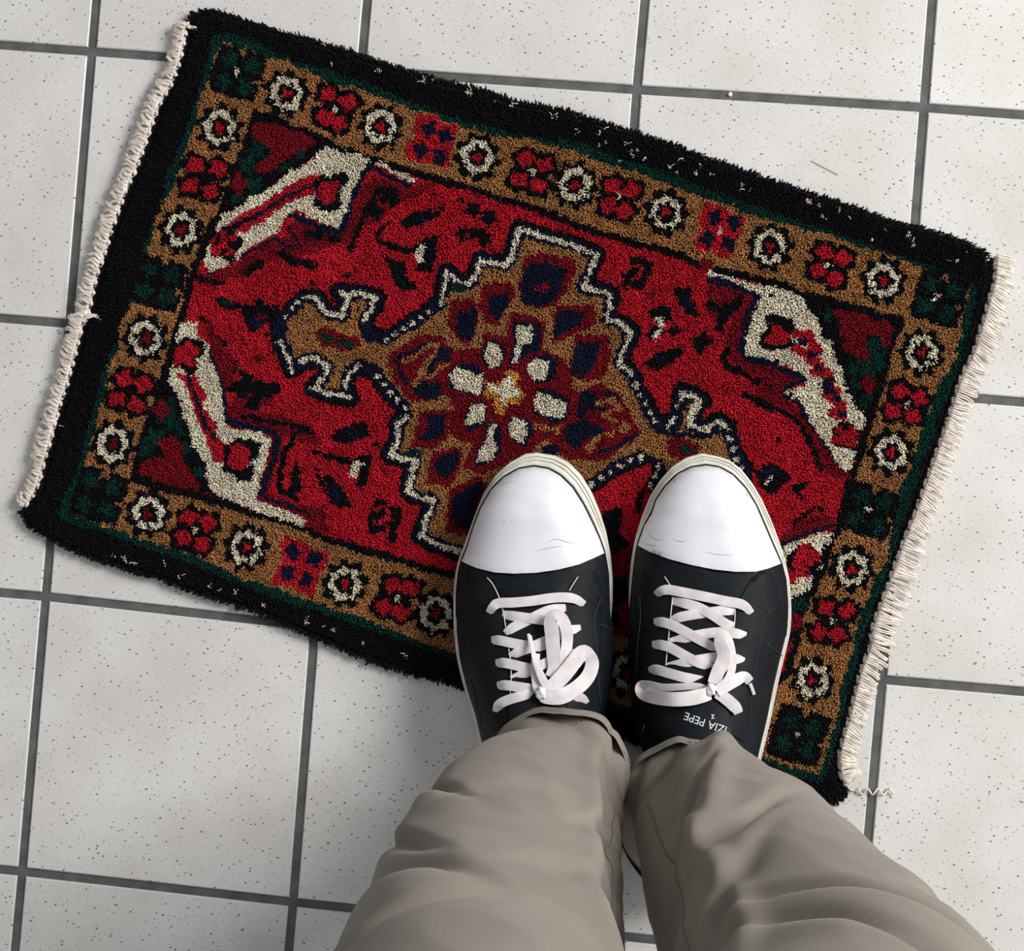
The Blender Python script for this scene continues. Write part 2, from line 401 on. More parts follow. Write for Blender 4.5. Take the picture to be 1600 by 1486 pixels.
    for k, (s, rx, w) in enumerate([('A 1105 335', 37, 1), ('A 735 1310', 38, 0), ('D 995 985', 38, 1), ('E 460 1110', 38, 0), ('H 690 815', 38, 1), ('I 325 985', 41, 1)]):
        x, y = pts(s)[0]; cur_reg = reg; reg += 1
        a0 = .29
        def rr(u, v): return (x + u * math.cos(a0) - v * math.sin(a0), y + u * math.sin(a0) + v * math.cos(a0))
        poly('K', [rr(-rx, -rx), rr(-4, -rx - 4), rr(rx, -rx), rr(rx + 3, 0), rr(rx, rx), rr(2, rx + 3), rr(-rx, rx), rr(-rx - 3, 2)])
        for u in (-18, 18):
            for v in (-18, 18): blob('G', *rr(u, v), 12, 12, lobes=5, amp=.3, ph=u + v * 2)
        if w: blob('W', x - 2, y - 2, 4, 5, lobes=3, amp=.3)
        blob('B', *rr(0, -rx + 3), 6, 7); blob('B', *rr(rx - 4, 6), 5, 4)
    # ---- corners: dark panel with a deep-red motif (four), cream hooked bands (four)
    cur_reg = 5                                                    # near upper left
    poly('K', 'A 1180 520 1470 620 B 330 690 200 750 20 870 A 1100 945 1010 1030 960 1180 900 1290 880 1290 930 1180 1000 1030 1050 900 1110 740')
    for x, y, r in ((1150, 760, 24), (1190, 700, 22), (1220, 660, 16), (1100, 920, 16), (1180, 860, 22), (1400, 720, 16), (1330, 780, 18), (1130, 940, 10)):
        blob('G', x / 2.972, y / 2.972, r * .62, r * .55, lobes=5, amp=.3, ph=x)
    poly('D', 'K 345 0 N 930 290 1060 280 1161 320 K 570 0 700 40 715 90 640 130 560 170 500 210 460 260 390 250 360 220 400 190 450 160 460 110 420 90 350 60')
    blob('D', *pts('A 1108 850')[0], 14, 16, lobes=4, amp=.2)
    cur_reg = 6                                                    # near lower left
    poly('K', 'E 720 680 790 560 830 650 900 880 960 960 980 1090 880 1110 700 1060 610 1010 650 860')
    for x, y, r in ((790, 750, 26), (720, 840, 24), (680, 890, 20), (850, 800, 22), (870, 890, 16), (800, 690, 18), (930, 1000, 16)):
        blob('G', x / 2.972, 400 + y / 2.972, r * .62, r * .55, lobes=5, amp=.3, ph=x)
    poly('D', 'E 720 850 790 830 850 870 850 930 880 990 930 1060 920 1090 830 1070 740 1050 640 1000 660 950 730 930 760 940 750 890')
    blob('D', *pts('E 750 710')[0], 12, 14, lobes=4, amp=.2)
    cur_reg = 7                                                    # upper right
    poly('K', 'L 780 310 900 340 1050 390 1200 400 1330 440 1340 490 1290 600 1250 780 1200 930 1150 1080 1100 1180 1050 1000 960 700 860 530')
    for x, y, r in ((1170, 600, 30), (1190, 660, 28), (1060, 720, 22), (1150, 720, 24), (1050, 830, 20), (900, 420, 16), (1110, 940, 16), (1140, 880, 14)):
        blob('G', 1050 + x / 3.715, 380 + y / 3.715, r * .55, r * .6, lobes=5, amp=.3, ph=x)
    poly('D', 'L 920 380 1080 390 1190 440 1260 450 1290 500 1280 590 1240 600 1210 570 1210 530 1130 530 1120 580 1150 640 1150 690 1080 660 990 610 1000 560 970 500 970 440')
    blob('D', *pts('L 1145 815')[0], 12, 15, lobes=4, amp=.2)
    cur_reg = 8                                                    # lower right
    poly('K', 'I 240 40 470 -10 470 70 430 170 400 260 350 370 300 480 200 600 100 500 100 200')
    blob('G', *pts('I 330 310')[0], 14, 10, lobes=5, amp=.3); blob('D', *pts('I 305 400')[0], 9, 15, lobes=3, amp=.2)
    # ---- dark red lining of the field beside each cream band, with its black line
    cur_reg = 4
    poly('D', 'K 20 840 100 850 250 790 400 700 500 610 560 560 600 530 700 560 860 620 930 500 1000 320 1060 270 1180 320 1290 340 1360 300 1420 330 1300 400 1180 440 1080 540 1000 560 930 700 860 660 700 720 560 740 430 770 330 850 220 870 120 920 20 880')
    band('K', 'K 1090 350 1010 480 960 600 920 700', 9); band('K', 'K 1090 360 1150 350 1180 400', 8)
    poly('K', 'K 380 760 430 770 420 800 350 830 330 870 300 840 330 800'); poly('K', 'K 490 700 560 720 640 760 730 760 720 830 650 800 560 790 530 750 480 740')
    poly('R', 'K 510 580 560 620 570 640 520 640 490 610'); blob('K', *pts('K 720 610')[0], 18, 8, lobes=5, amp=.3); blob('K', *pts('K 830 640')[0], 9, 6)
    band('K', 'K 20 870 100 880 180 900', 7)
    poly('D', 'F 0 730 100 730 260 790 F 270 830 180 800 120 850 90 1000 40 1110 150 1150 320 1210 340 1270 200 1190 0 1140')
    poly('D', 'E 1010 520 1080 560 1230 610 1310 620 1250 690 1190 700 1210 760 1300 790 1486 840 1480 870 1400 860 1310 840 1290 940 1240 1100 1420 1170 1486 1200 1486 1290 1300 1150 1220 1110 1260 960 1290 830 1180 780 1060 770 1030 640')
    poly('K', 'E 1030 620 1130 560 1160 580 1230 590 1310 600 1240 640 1200 680 1200 720 1130 700 1180 640'); poly('R', 'E 1040 630 1090 630 1100 670 1060 690')
    blob('N', *pts('E 1120 640')[0], 9, 5)
    band('K', 'M 0 0 140 30 270 40 400 90', 8); band('K', 'M 330 110 260 220 230 360 230 470 350 520', 9)
    poly('K', 'M 350 140 400 200 520 230 660 250 640 310 520 260 430 230'); blob('K', *pts('M 340 360')[0], 8, 14, lobes=4, amp=.3); blob('K', *pts('M 400 430')[0], 9, 9, lobes=5, amp=.3)
    poly('R', 'M 320 230 400 250 440 420 470 500 420 560 330 460 260 440 270 330')
    poly('K', 'M 330 280 370 330 340 380 380 440 340 480 250 470 300 420 300 340')
    poly('D', 'M 120 500 350 560 500 560 540 720 440 700 380 640')
    band('D', 'L 180 100 210 130 L 250 250 440 300 470 340 420 440 400 560 360 640 400 700 560 750 700 790', 17)
    poly('D', 'L 200 230 470 300 440 420 380 560 330 620 300 640 330 520 360 430 250 460 220 350')
    poly('K', 'L 210 300 260 360 330 340 420 300 380 380 310 400 300 500 250 490 260 420 200 380'); poly('K', 'L 300 340 350 370 340 440 300 480 290 420')
    poly('D', 'L 500 760 640 740 760 790 660 830 640 880 740 960 800 1020 880 1110 920 1200 1030 1330 1040 1370 930 1350 850 1290 800 1170 770 1080 700 1000 600 950 520 920 480 860')
    band('K', 'L 330 580 300 660 320 710 430 760 500 800', 10); poly('K', 'L 380 880 440 860 540 910 650 970 600 980 480 930')
    band('K', 'L 650 980 740 1040 790 1130 830 1220 860 1300', 9); band('K', 'L 760 1000 830 1080', 6)
    poly('D', 'H 230 950 330 860 460 830 520 870 520 910 430 920 320 960 240 1010')
    band('K', 'H 300 880 400 800 440 815', 7); band('N', 'H 240 990 330 950 420 910 500 890', 6)
    # navy lining
    band('N', 'K 100 840 250 760 400 680 470 640', 5); band('N', 'K 560 490 650 530 760 570 850 600 880 560 930 420 980 280 1040 200', 10)
    band('N', 'K 1060 230 1150 280 1270 330', 7); band('N', 'K 470 630 560 680 620 680', 5); band('N', 'K 560 580 600 640', 6)
    band('N', 'E 985 430 1012 540 1035 640 1045 760 1130 780 1280 820 1290 850 1260 970 1215 1100', 10); band('N', 'E 1230 1120 1330 1150 1440 1200', 6)
    band('N', 'L 220 210 330 230 480 280 495 320 450 390 430 480 405 610 430 660 560 690 700 750 770 770', 11); band('N', 'L 780 790 680 830 650 880 740 920 780 1000 850 1090 900 1180 990 1290 1040 1330', 7)
    # cream bands
    band('K', 'K 100 640 170 490 240 470 420 355 560 245 720 135 800 105 960 145', 10, 5); band('K', 'L 560 232 680 265 785 325 850 425 945 605 1000 780 1085 955 1130 1000 1070 1240', 10, 7); band('K', 'E 845 300 790 490 775 580 850 730 895 880 955 965 1000 1115 1130 1160', 9, 6)
    cur_reg = 9
    poly('W', 'K 65 760 110 650 120 690 160 700 200 620 130 590 170 530 170 490 240 480 330 400 420 360 500 310 560 250 640 220 700 180 720 140 800 110 870 130 960 150 1040 185 1000 220 950 320 920 400 900 470 870 540 840 580 780 550 700 520 640 490 590 470 560 490 530 550 480 610 400 660 310 700 260 770 220 760 190 800 130 820 100 840')
    poly('W', 'K 1050 195 1080 190 1200 240 1300 290 1285 310 1180 270')
    poly('R', 'K 180 570 260 510 400 430 520 360 620 290 700 260 750 275 720 330 700 390 620 400 560 430 480 480 420 540 340 570 310 610 270 590 200 600')
    band('N', 'K 250 560 400 490 520 410 640 350 720 320', 6); band('K', 'K 160 590 260 570 330 520', 5)
    poly('K', 'K 120 680 150 600 220 580 270 600 300 650 260 710 250 760 200 770 160 740 110 740')
    for x, y in ((155, 690), (180, 620), (240, 630), (190, 665), (225, 715), (140, 710)): blob('R', 300 + x / 3.715, 200 + y / 3.715, 7.5, 6, lobes=3, amp=.2, ph=x)
    poly('K', 'K 720 300 750 270 800 280 840 260 890 250 915 290 890 330 860 370 855 420 860 460 800 490 740 470 705 430 710 360')
    poly('R', 'K 740 320 800 300 830 300 860 330 830 390 830 420 790 450 750 420 725 390')
    cur_reg = 10
    poly('W', 'E 840 310 920 303 918 360 975 415 975 470 1000 530 1032 620 1030 690 1055 790 1110 800 1200 810 1262 850 1240 930 1210 1020 1195 1130 1300 1165 1425 1222 1415 1252 1330 1225 1200 1185 1130 1155 1000 1110 965 1060 960 980 900 880 850 720 820 640 780 580 795 490 825 530 850 480 820 380')
    poly('K', 'E 820 400 860 370 920 380 960 430 940 460 915 470 905 540 870 540 830 510')
    for x, y in ((835, 440), (870, 420), (900, 440), (850, 480), (885, 490)): blob('R', x / 2.972, 400 + y / 2.972, 9, 9, lobes=3, amp=.2, ph=x)
    band('K', 'E 830 545 900 650 950 800 1000 900', 5); band('K', 'E 800 520 850 500 900 520', 4)
    poly('R', 'E 820 540 870 540 910 570 950 640 945 700 990 770 1000 830 1060 870 1050 960 1000 960 980 890 930 790 880 640')
    band('N', 'E 870 550 920 680 960 790 1000 850', 6); band('R', 'E 900 560 945 650', 9)
    poly('K', 'E 1040 880 1100 850 1170 850 1210 870 1190 960 1160 1050 1110 1040 1040 990')
    poly('R', 'E 1090 860 1130 870 1165 910 1160 960 1120 1000 1060 970 1070 900'); band('W', 'E 1150 970 1190 950', 4); blob('K', *pts('E 1150 1010')[0], 10, 9)
    cur_reg = 11
    poly('W', 'L 210 150 250 155 380 200 480 230 560 235 680 270 780 330 800 390 850 430 870 550 920 560 945 610 940 650 990 720 1000 790 1040 880 1080 960 1125 1000 1105 1085 1050 1060 1010 1020 1080 1150 1060 1190 1070 1220 1050 1260 1045 1310 985 1310 940 1240 880 1130 830 1070 770 960 740 900 660 880 660 850 700 840 760 830 790 790 760 760 700 720 610 680 520 660 420 640 430 550 470 410 520 300 490 280 380 230 290 200 210 185')
    poly('K', 'L 540 420 590 400 660 430 700 440 720 490 680 530 720 590 650 610 560 620 500 590 520 530 560 490'); poly('R', 'L 570 460 620 470 690 530 670 580 610 590 530 560 580 520')
    band('R', 'L 720 520 800 530 820 590 850 620 760 640 720 610 800 660 860 700 830 750 900 740 920 830 960 860 890 880 960 920 1000 950 940 980 990 1010', 15)
    for x, y in ((760, 570), (820, 640), (850, 720), (910, 790), (920, 850), (960, 900), (990, 990), (900, 820)): blob('N', 1050 + x / 3.715, 380 + y / 3.715, 9, 6, lobes=5, amp=.3, ph=x)
    poly('K', 'L 935 1060 1000 1030 1060 1060 1080 1130 1050 1200 1000 1180 940 1160 930 1110')
    for x, y in ((980, 1080), (1040, 1090), (960, 1140), (1010, 1120), (1040, 1160)): blob('R', 1050 + x / 3.715, 380 + y / 3.715, 11, 6, lobes=3, amp=.2, ph=x)
    blob('K', *pts('L 690 870')[0], 4); blob('K', *pts('L 580 283')[0], 3); blob('K', *pts('L 612 683')[0], 3)
    cur_reg = 12
    poly('W', 'H 235 1010 300 970 360 955 430 920 505 935 485 985 455 1000 440 1050 445 1110 400 1130 395 1200 350 1240 280 1270 240 1250')
    poly('K', 'H 260 1050 330 990 400 1000 440 1060 420 1120 370 1150 320 1130 300 1190 250 1200')
    for x, y in ((340, 1040), (320, 1090), (370, 1075), (400, 1050), (350, 1130), (290, 1150), (360, 1010)): blob('R', 1150 + x / 3.302, 550 + y / 3.302, 9, 9, lobes=3, amp=.2, ph=x)
    # ---- loose motifs in the red field
    cur_reg = 4
    poly('K', 'K 1200 540 1290 480 1370 470 1450 490 1440 510 1370 540 1300 570 1240 570'); blob('N', *pts('K 1330 530')[0], 9, 6)
    poly('K', 'K 1060 610 1110 560 1180 530 1110 580 1090 640 1180 670 1260 690 1330 660 1450 600 1420 660 1390 680 1350 700 1300 730 1230 720 1150 700 1080 660')
    poly('K', 'K 1320 690 1420 640 1430 720 1390 830 1290 820 1330 770'); poly('W', 'K 1300 770 1310 690 1330 665 1365 680 1340 720 1345 760 1315 785')
    poly('K', 'K 1080 700 1150 760 1230 780 1260 830 1240 860 1300 890 1290 940 1220 945 1180 900 1150 820'); blob('N', *pts('K 1210 870')[0], 6, 6)
    for x, y in ((1010, 970), (1085, 1005), (965, 1085), (1065, 1105), (1025, 1075)): blob('K', 400 + x / 2.972, y / 2.972, 12, 11, lobes=5, amp=.25, ph=x)
    blob('R', *pts('B 1040 1040')[0], 6, 9, lobes=3, amp=.3); blob('R', *pts('B 1080 1060')[0], 4, 5); blob('R', *pts('B 985 1085')[0], 4, 4)
    for x, y in ((600, 900), (560, 980), (640, 920)): blob('K', 400 + x / 2.972, y / 2.972, 9, 13, lobes=4, amp=.35, ph=x)
    poly('K', 'G 540 300 590 290 660 340 630 400 600 460 540 430 510 380 560 350'); band('R', 'G 570 340 610 350 580 390', 5); band('R', 'G 560 400 610 390', 4)
    poly('K', 'G 740 430 830 440 835 500 880 570 815 565 770 500'); blob('N', *pts('G 815 510')[0], 7, 12)
    poly('K', 'G 640 560 690 510 750 550 740 590 710 600 700 650 650 690 620 660 670 610'); poly('W', 'G 665 570 700 575 712 610 672 682 648 665 680 625'); blob('K', *pts('G 752 640')[0], 11, 7, lobes=4, amp=.25)
    poly('K', 'G 610 790 680 740 780 710 792 760 740 795 680 825 620 800'); blob('N', *pts('G 700 770')[0], 11, 6)
    poly('K', 'G 830 680 900 640 910 670 950 690 900 720 880 760 850 740'); poly('K', 'G 500 440 530 420 540 450')
    poly('K', 'H 90 610 130 600 170 560 250 600 290 650 250 680 210 720 190 740 120 690'); blob('N', *pts('H 180 620')[0], 11, 9, lobes=5, amp=.2); poly('W', 'H 150 660 175 640 190 650 160 680')
    poly('K', 'H 290 680 390 660 340 710 350 770 320 740 300 720')
    poly('K', 'M 530 120 620 70 700 40 780 50 780 120 740 140 650 170 580 160'); blob('N', *pts('M 690 100')[0], 12, 9)
    poly('K', 'M 640 270 740 240 820 240 800 290 780 400 740 460 700 420 740 340 660 330'); poly('W', 'M 660 350 690 270 720 260 730 290 760 290 720 340 700 385')
    poly('K', 'M 490 370 560 370 640 480 680 570 600 570 540 530 520 440'); blob('N', *pts('M 580 470')[0], 10, 14, ); poly('K', 'M 440 300 470 420 520 480 490 380')
    poly('K', 'M 830 510 890 520 910 570 990 570 1000 620 960 720 960 780 900 770 910 700 850 730 790 730 780 660 800 590'); band('R', 'M 830 580 880 560 910 600 880 640 930 640', 7); band('R', 'M 820 660 870 660 900 700', 5)
    poly('K', 'K 130 990 180 970 230 1010 350 1020 390 970 440 1020 490 1070 480 1110 400 1130 360 1190 320 1140 270 1040 180 1050'); blob('N', *pts('K 380 1100')[0], 12, 16, lobes=4, amp=.2); blob('G', *pts('K 200 1010')[0], 9, 6)
    band('K', 'K 60 1100 130 1200 190 1250', 8); band('K', 'K 100 1200 190 1330 250 1400 340 1450', 9); blob('K', *pts('E 1080 490')[0], 9, 8)
    poly('D', 'K 60 1100 160 1220 250 1330 230 1480 160 1450 120 1300')
    poly('K', 'F 0 575 110 590 120 620 60 660 0 640'); poly('K', 'F 140 760 260 800 290 830 200 820')
    for s, r in (('G 1150 930 1200 900 1120 1180 1240 1150 960 1120', 5), ('K 300 1240 380 1330 450 1250 700 900 620 950 900 850 1000 780', 5), ('F 20 480 60 360 150 330 90 240 30 280 560 870 600 1000', 6), ('B 900 1000 950 930 1100 1150 860 960 830 900', 5), ('G 930 560 980 640 1010 700 520 430 640 480', 6)):
        for k, (x, y) in enumerate(pts(s)): blob('K' if k % 2 else 'D', x, y, r, r * .8, lobes=4, amp=.4, ph=x)
    # ---- central medallion
    cur_reg = 13
    up = 'F 605 385 670 350 740 300 810 250 860 215 880 130 888 70 930 108 988 130 1020 90 1040 20 1160 40 1190 0 G 35 170 150 205 280 240 393 285 365 350 332 440 440 462 462 485 440 588 510 610 553 650 510 750 495 795 545 830 575 890 600 940 640 1020 660 1060'
    lobe_r = 'G 690 1075 725 1080 772 1040 790 920 885 960 850 1010 830 1080 900 1102 960 1060 1000 1090 1012 1150 1040 1220 1072 1275 1050 1380 700 1390'
    low_r = 'G 690 1275 600 1225 530 1250 450 1300 360 1360 300 1400 P 870 860 730 860'
    low_l = 'F 950 1370 850 1340 768 1300 800 1200 830 1130 760 1118 705 1090 722 1010 742 950 625 925 660 840 660 770 700 740 690 700 640 650 600 600 565 540'
    lobe_l = 'F 480 500 430 540 415 600 440 655 360 640 268 612 320 560 335 505 272 470 208 485 170 520 148 470 110 380 112 300 170 240 230 190 282 195 330 262 405 280 425 190 390 160 480 172 560 190 545 225 500 300 515 360'
    outl = pts(up) + pts('G 690 1075 725 1080 772 1040 790 920 885 960 850 1010 830 1080 900 1102 960 1060 1000 1090 1012 1150 1040 1220 1072 1275 1080 1370 1000 1450 870 1450 690 1380') + pts(low_r) + pts(low_l) + pts(lobe_l)
    band('K', outl + outl[:1], 31)
    poly('K', outl)
    poly('B', outl)
    band('N', outl + outl[:1], 19)
    # red showing below the right arm, between the toes
    cur_reg = 4
    poly('K', 'G 700 1230 640 1250 560 1260 450 1330 360 1390 380 1480 P 960 960 1010 760 G 690 1290'); poly('R', 'G 640 1262 652 1310 600 1380 570 1440 590 1500 P 1000 870 960 900 940 850 925 800 G 375 1400 500 1310')
    poly('D', 'P 925 850 1005 850 1000 1000 930 990'); poly('K', 'P 940 800 975 790 968 830 985 850 960 865 945 840'); poly('K', 'P 950 905 980 895 985 930 965 950 975 985 945 975 955 940')
    cur_reg = 13
    for s, w in (('F 865 215 880 130 888 70 930 108 988 130 1020 90 1040 20 1160 40 1190 0', 7.5),
                 ('G 0 290 35 170 150 205 280 240 393 285 365 350 332 440 440 462 462 485 440 588 510 610 553 650 510 750 495 795 545 830', 7.5),
                 ('G 725 1080 772 1040 790 930 880 960 850 1010 830 1080 900 1102 960 1060 990 1085', 7.5), ('G 860 965 835 1010 820 1080', 8),
                 ('F 950 1370 850 1340 768 1300 800 1200 830 1130 760 1118 705 1090 722 1010 742 950 625 925 660 840 660 770 700 740', 8),
                 ('F 440 655 360 640 268 612 320 560 335 505 272 470 208 485', 8), ('F 500 300 545 225 560 190 480 172 395 165 425 190 405 280 330 262 282 195 240 190', 7.5),
                 ('F 415 600 430 540 480 505', 7), ('F 112 385 150 470 170 540', 5.5)):
        band('W', s, w)
    dots('W', 'F 605 385 670 350 740 300 810 250', 4.4, 8, 'K'); dots('W', 'F 690 700 640 650 600 600 565 540', 4.6, 8, 'K'); dots('W', 'F 230 190 170 240 112 300', 3.6, 7, 'N')
    dots('W', 'G 555 850 600 940 640 1020 670 1065', 4.2, 8, 'N'); dots('W', 'G 600 1225 530 1250 450 1300 360 1360', 4.8, 9, 'N'); dots('W', 'G 1000 1095 1012 1150 1040 1220 1072 1285', 4.6, 8.5, 'N'); dots('W', 'G 680 1270 650 1340 635 1400', 4.2, 8, 'N')
    poly('N', 'G 780 960 830 950 800 1050 780 1090 740 1120 760 1060'); band('N', 'G 640 1090 740 1120 900 1130 980 1100', 8); band('N', 'F 450 190 470 240 430 260', 9)
    band('B', 'F 455 220 450 300', 8); band('B', 'F 395 470 385 580', 9)
    blob('G', *pts('F 950 145')[0], 15, 7, lobes=4, amp=.2); blob('G', *pts('F 730 910')[0], 15, 6, lobes=4, amp=.2)
    poly('D', 'F 268 350 320 318 380 350 480 370 480 410 440 440 400 430 300 410'); poly('G', 'F 305 350 345 360 360 385 420 385 470 410 430 425 370 405 310 390')
    poly('D', 'G 720 1160 760 1130 870 1160 870 1220 790 1260 730 1210'); blob('G', *pts('G 810 1195')[0], 12, 5, lobes=4, amp=.3)
    # stepped flower of the medallion: deep red cells with navy hearts on the tan ground
    for d, n in (('G 60 300 130 280 300 310 290 380 260 450 200 520 130 550 60 520 30 450 50 380', 'G 85 330 140 318 250 350 245 420 200 500 120 540 50 510 42 430 60 370'),
                 ('F 1050 130 1180 110 1210 180 1160 230 1130 325 1060 300 1035 220', 'F 1080 180 1180 165 1172 220 1130 312 1100 280 1076 230'),
                 ('F 905 210 1010 190 1040 260 1025 350 990 410 930 385 885 320', 'F 940 250 1022 240 1022 330 1000 390 950 380 920 330'),
                 ('G 200 520 380 520 400 600 330 640 250 685 190 690', 'G 220 540 335 550 320 610 250 650 188 680 200 600'),
                 ('G 300 660 450 660 460 760 430 850 350 880 255 855', 'G 300 700 412 688 400 760 340 862 258 840 280 760'),
                 ('F 760 710 905 715 885 850 820 895 715 880 745 780', 'F 790 740 887 733 872 820 820 850 758 850 800 800'),
                 ('F 825 900 965 875 945 1000 905 1065 790 1060 800 980', 'F 850 930 946 888 932 990 890 1032 828 1000'),
                 ('F 900 1080 1040 1010 1100 1100 1000 1295 875 1280 890 1180', 'F 920 1110 1000 1060 1060 1030 1030 1140 980 1285 900 1220'),
                 ('F 600 465 760 365 860 365 925 430 935 560 880 665 720 675 640 580', 'F 840 410 920 440 900 490 850 480 820 500 850 550 790 560 800 510'),
                 ('G 280 930 410 885 520 950 610 1110 440 1240 270 1240 170 1180 240 1080', 'G 310 910 385 925 400 960 450 1020 350 1010 320 970')):
        poly('D', d); poly('N', n)
    blob('R', *pts('G 140 440')[0], 10, 6, lobes=5, amp=.5); blob('G', *pts('G 130 440')[0], 3)
    poly('N', 'F 720 600 760 580 850 580 880 650 800 665 740 640'); band('N', 'F 650 480 740 430 820 390', 6); band('N', 'F 650 490 700 590', 5)
    band('B', 'F 690 490 740 470 800 410 845 400 830 450 800 480 760 560 740 600', 7); band('B', 'F 800 560 860 520 905 490', 7); band('B', 'F 860 650 905 690', 8)
    poly('N', 'G 250 1080 330 1050 430 1090 410 1130 350 1140 300 1190 235 1150'); poly('N', 'G 300 960 350 1010 330 1060 300 1030'); band('N', 'G 400 1210 500 1170 580 1120', 6); poly('N', 'G 410 910 500 940 490 965 420 935')
    band('B', 'G 400 980 470 960 500 1000 430 1030 480 1060 540 1090 430 1130 380 1150 360 1190', 10); band('B', 'G 520 940 570 1030 600 1090', 8)
    for x, y in ((470, 1030), (500, 1070), (430, 1140), (460, 1150), (490, 1110)): blob('D', 800 + x / 2.972, 300 + y / 2.972, 5)
    poly('N', 'G 130 1180 190 1165 225 1195 200 1215 140 1215'); poly('N', 'F 1320 880 1390 870 1420 910 1350 920'); poly('D', 'F 1270 800 1400 820 1420 860 1330 850 1290 900')
    # the star in the middle
    poly('D', 'F 1190 255 1310 280 1345 310 1335 430 1440 480 1470 580 1486 760 1400 790 1290 780 1290 905 1150 960 1060 1010 955 985 1005 870 890 830 910 690 880 560 930 430 1050 420 1060 350 1160 370')
    for s in ('F 1190 295 1300 300 1335 330 1320 430 1240 470 1170 500 1200 400', 'F 1060 390 1130 395 1165 430 1135 530 1070 530 1050 470', 'F 890 545 930 500 1020 500 1070 545 1050 655 960 630 900 610',
              'F 1290 460 1370 450 1410 500 1370 580 1290 590 1230 580 1270 500', 'F 1290 610 1390 620 1455 670 1440 760 1370 780 1330 745 1265 720', 'F 1010 670 1075 680 1065 780 990 815 960 770 980 720', 'F 1185 735 1260 750 1290 810 1250 890 1190 850 1170 800', 'F 1085 755 1130 790 1140 900 1100 960 1010 970 1050 860'):
        poly('N', s)
    for s in ('F 1208 320 1286 325 1280 400 1238 410 1215 490 1185 490 1212 400', 'F 1082 402 1126 405 1146 470 1120 526 1080 526 1060 470', 'F 898 552 930 513 1058 545 1040 647 920 607', 'F 1300 468 1368 490 1340 572 1232 577 1270 500',
              'F 1293 628 1380 655 1448 680 1430 747 1340 742 1268 702', 'F 1010 678 1072 690 1055 772 968 782 985 730', 'F 1190 738 1252 760 1262 800 1240 872 1190 832 1174 790', 'F 1098 760 1114 790 1100 850 1122 880 1110 942 1015 955 1060 860'):
        poly('W', s)
    poly('D', 'F 1060 520 1250 500 1300 600 1290 720 1140 740 1050 660')
    poly('Y', 'F 1160 522 1222 540 1218 600 1250 640 1228 695 1180 685 1140 738 1106 720 1108 670 1058 640 1062 580 1150 585'); poly('W', 'F 1155 555 1195 560 1190 602 1226 615 1222 652 1166 650 1160 692 1130 690 1140 642 1068 615 1074 582 1140 602')
    # warp knots showing in the worn dark edge
    cur_reg = 1
    for s in ('B 175 195 345 295 570 320 780 375 830 375 985 425 1110 468 1185 490 1400 540', 'C 190 545 305 605 400 615 405 665 440 655 530 660 590 690 620 733 555 712 790 740 770 790 735 770 925 800 870 770 1065 855 1100 880 850 800 500 745',
              'D 485 535 410 465 330 510 600 640 840 665 820 620 680 585 1100 765 1155 725 1270 755 1060 760 240 420 310 435', 'J 375 355 415 370 445 380 545 375 595 430 700 460 735 468 785 480 875 525 1020 575 1075 590 1115 600 1210 645 1350 690'):
        for k, (x, y) in enumerate(pts(s)): blob('W', x, y, 1.5 + (k % 3) * .9, 2 + (k % 2) * 1.5, reg=-1)

# ------------------------------------------------------------------ the carpet, knot by knot
draw_carpet()
ZP = 0.007                                       # level of the pile tips
mid = at(795, 640, 0)
rug = tag(empty('rug', (mid.x, mid.y, 0)), 'small red and tan oriental rug with black edge and cream fringes on the tiles', 'rug')
ex = at(1553, 400, ZP) - at(300, 15, ZP); ex.z = 0; ex.normalize(); ey = Vector((-ex.y, ex.x, 0))
PITCH = 0.00092
n1 = int(.82 / PITCH); n2 = int(.62 / PITCH)
gi, gj = np.meshgrid(np.arange(n1), np.arange(n2), indexing='ij')
u = (gi.ravel() + .5 * (gj.ravel() % 2) - n1 / 2) * PITCH + rng.normal(0, .00018, gi.size)
v = (gj.ravel() - n2 / 2) * PITCH * .9 + rng.normal(0, .00018, gi.size)
X = mid.x + u * ex.x + v * ey.x; Y = mid.y + u * ex.y + v * ey.y
def project(X, Y, Z):
    d = np.stack([X - CP[0], Y - CP[1], Z - CP[2]], 1) @ RC.T
    return 800 + FPX * d[:, 0] / d[:, 2], 743 + FPX * d[:, 1] / d[:, 2]
PX, PY = project(X, Y, np.full(X.size, ZP))
def wave(a, b, sc, seed):
    """smooth random field, vectorised"""
    r = np.random.RandomState(seed); g = r.normal(0, 1, (128, 128)); a = a / sc; b = b / sc
    i = np.floor(a).astype(int); j = np.floor(b).astype(int); f = a - i; h = b - j
    f = f * f * (3 - 2 * f); h = h * h * (3 - 2 * h); i %= 127; j %= 127
    return (g[i, j] * (1 - f) + g[i + 1, j] * f) * (1 - h) + (g[i, j + 1] * (1 - f) + g[i + 1, j + 1] * f) * h
jx = 1.7 * wave(PX, PY, 6, 1) + rng.normal(0, .75, PX.size); jy = 1.7 * wave(PX, PY, 6, 2) + rng.normal(0, .75, PX.size)
def sample(A, x, y):
    i = np.clip(x.astype(int), 0, GW - 1); j = np.clip(y.astype(int), 0, GH - 1)
    r = A[j, i]; r[(x < 0) | (x >= GW) | (y < 0) | (y >= GH)] = 0
    return r
lab = sample(LAB, PX + jx, PY + jy); reg = sample(REG, PX + jx, PY + jy)
ok = sample(LAB, PX + jx * .4, PY + jy * .4) > 0
keep = ok & (lab > 0)
X, Y, PX, PY, lab, reg = X[keep], Y[keep], PX[keep], PY[keep], lab[keep], reg[keep]
n = X.size
YARNS = np.array([[0, 0, 0], [.0075, .0068, .0098], [.011, .013, .040], [.54, .014, .030], [.235, .008, .017], [.42, .195, .072], [.005, .045, .034], [.86, .77, .60], [.66, .31, .06], [0, 0, 0]])
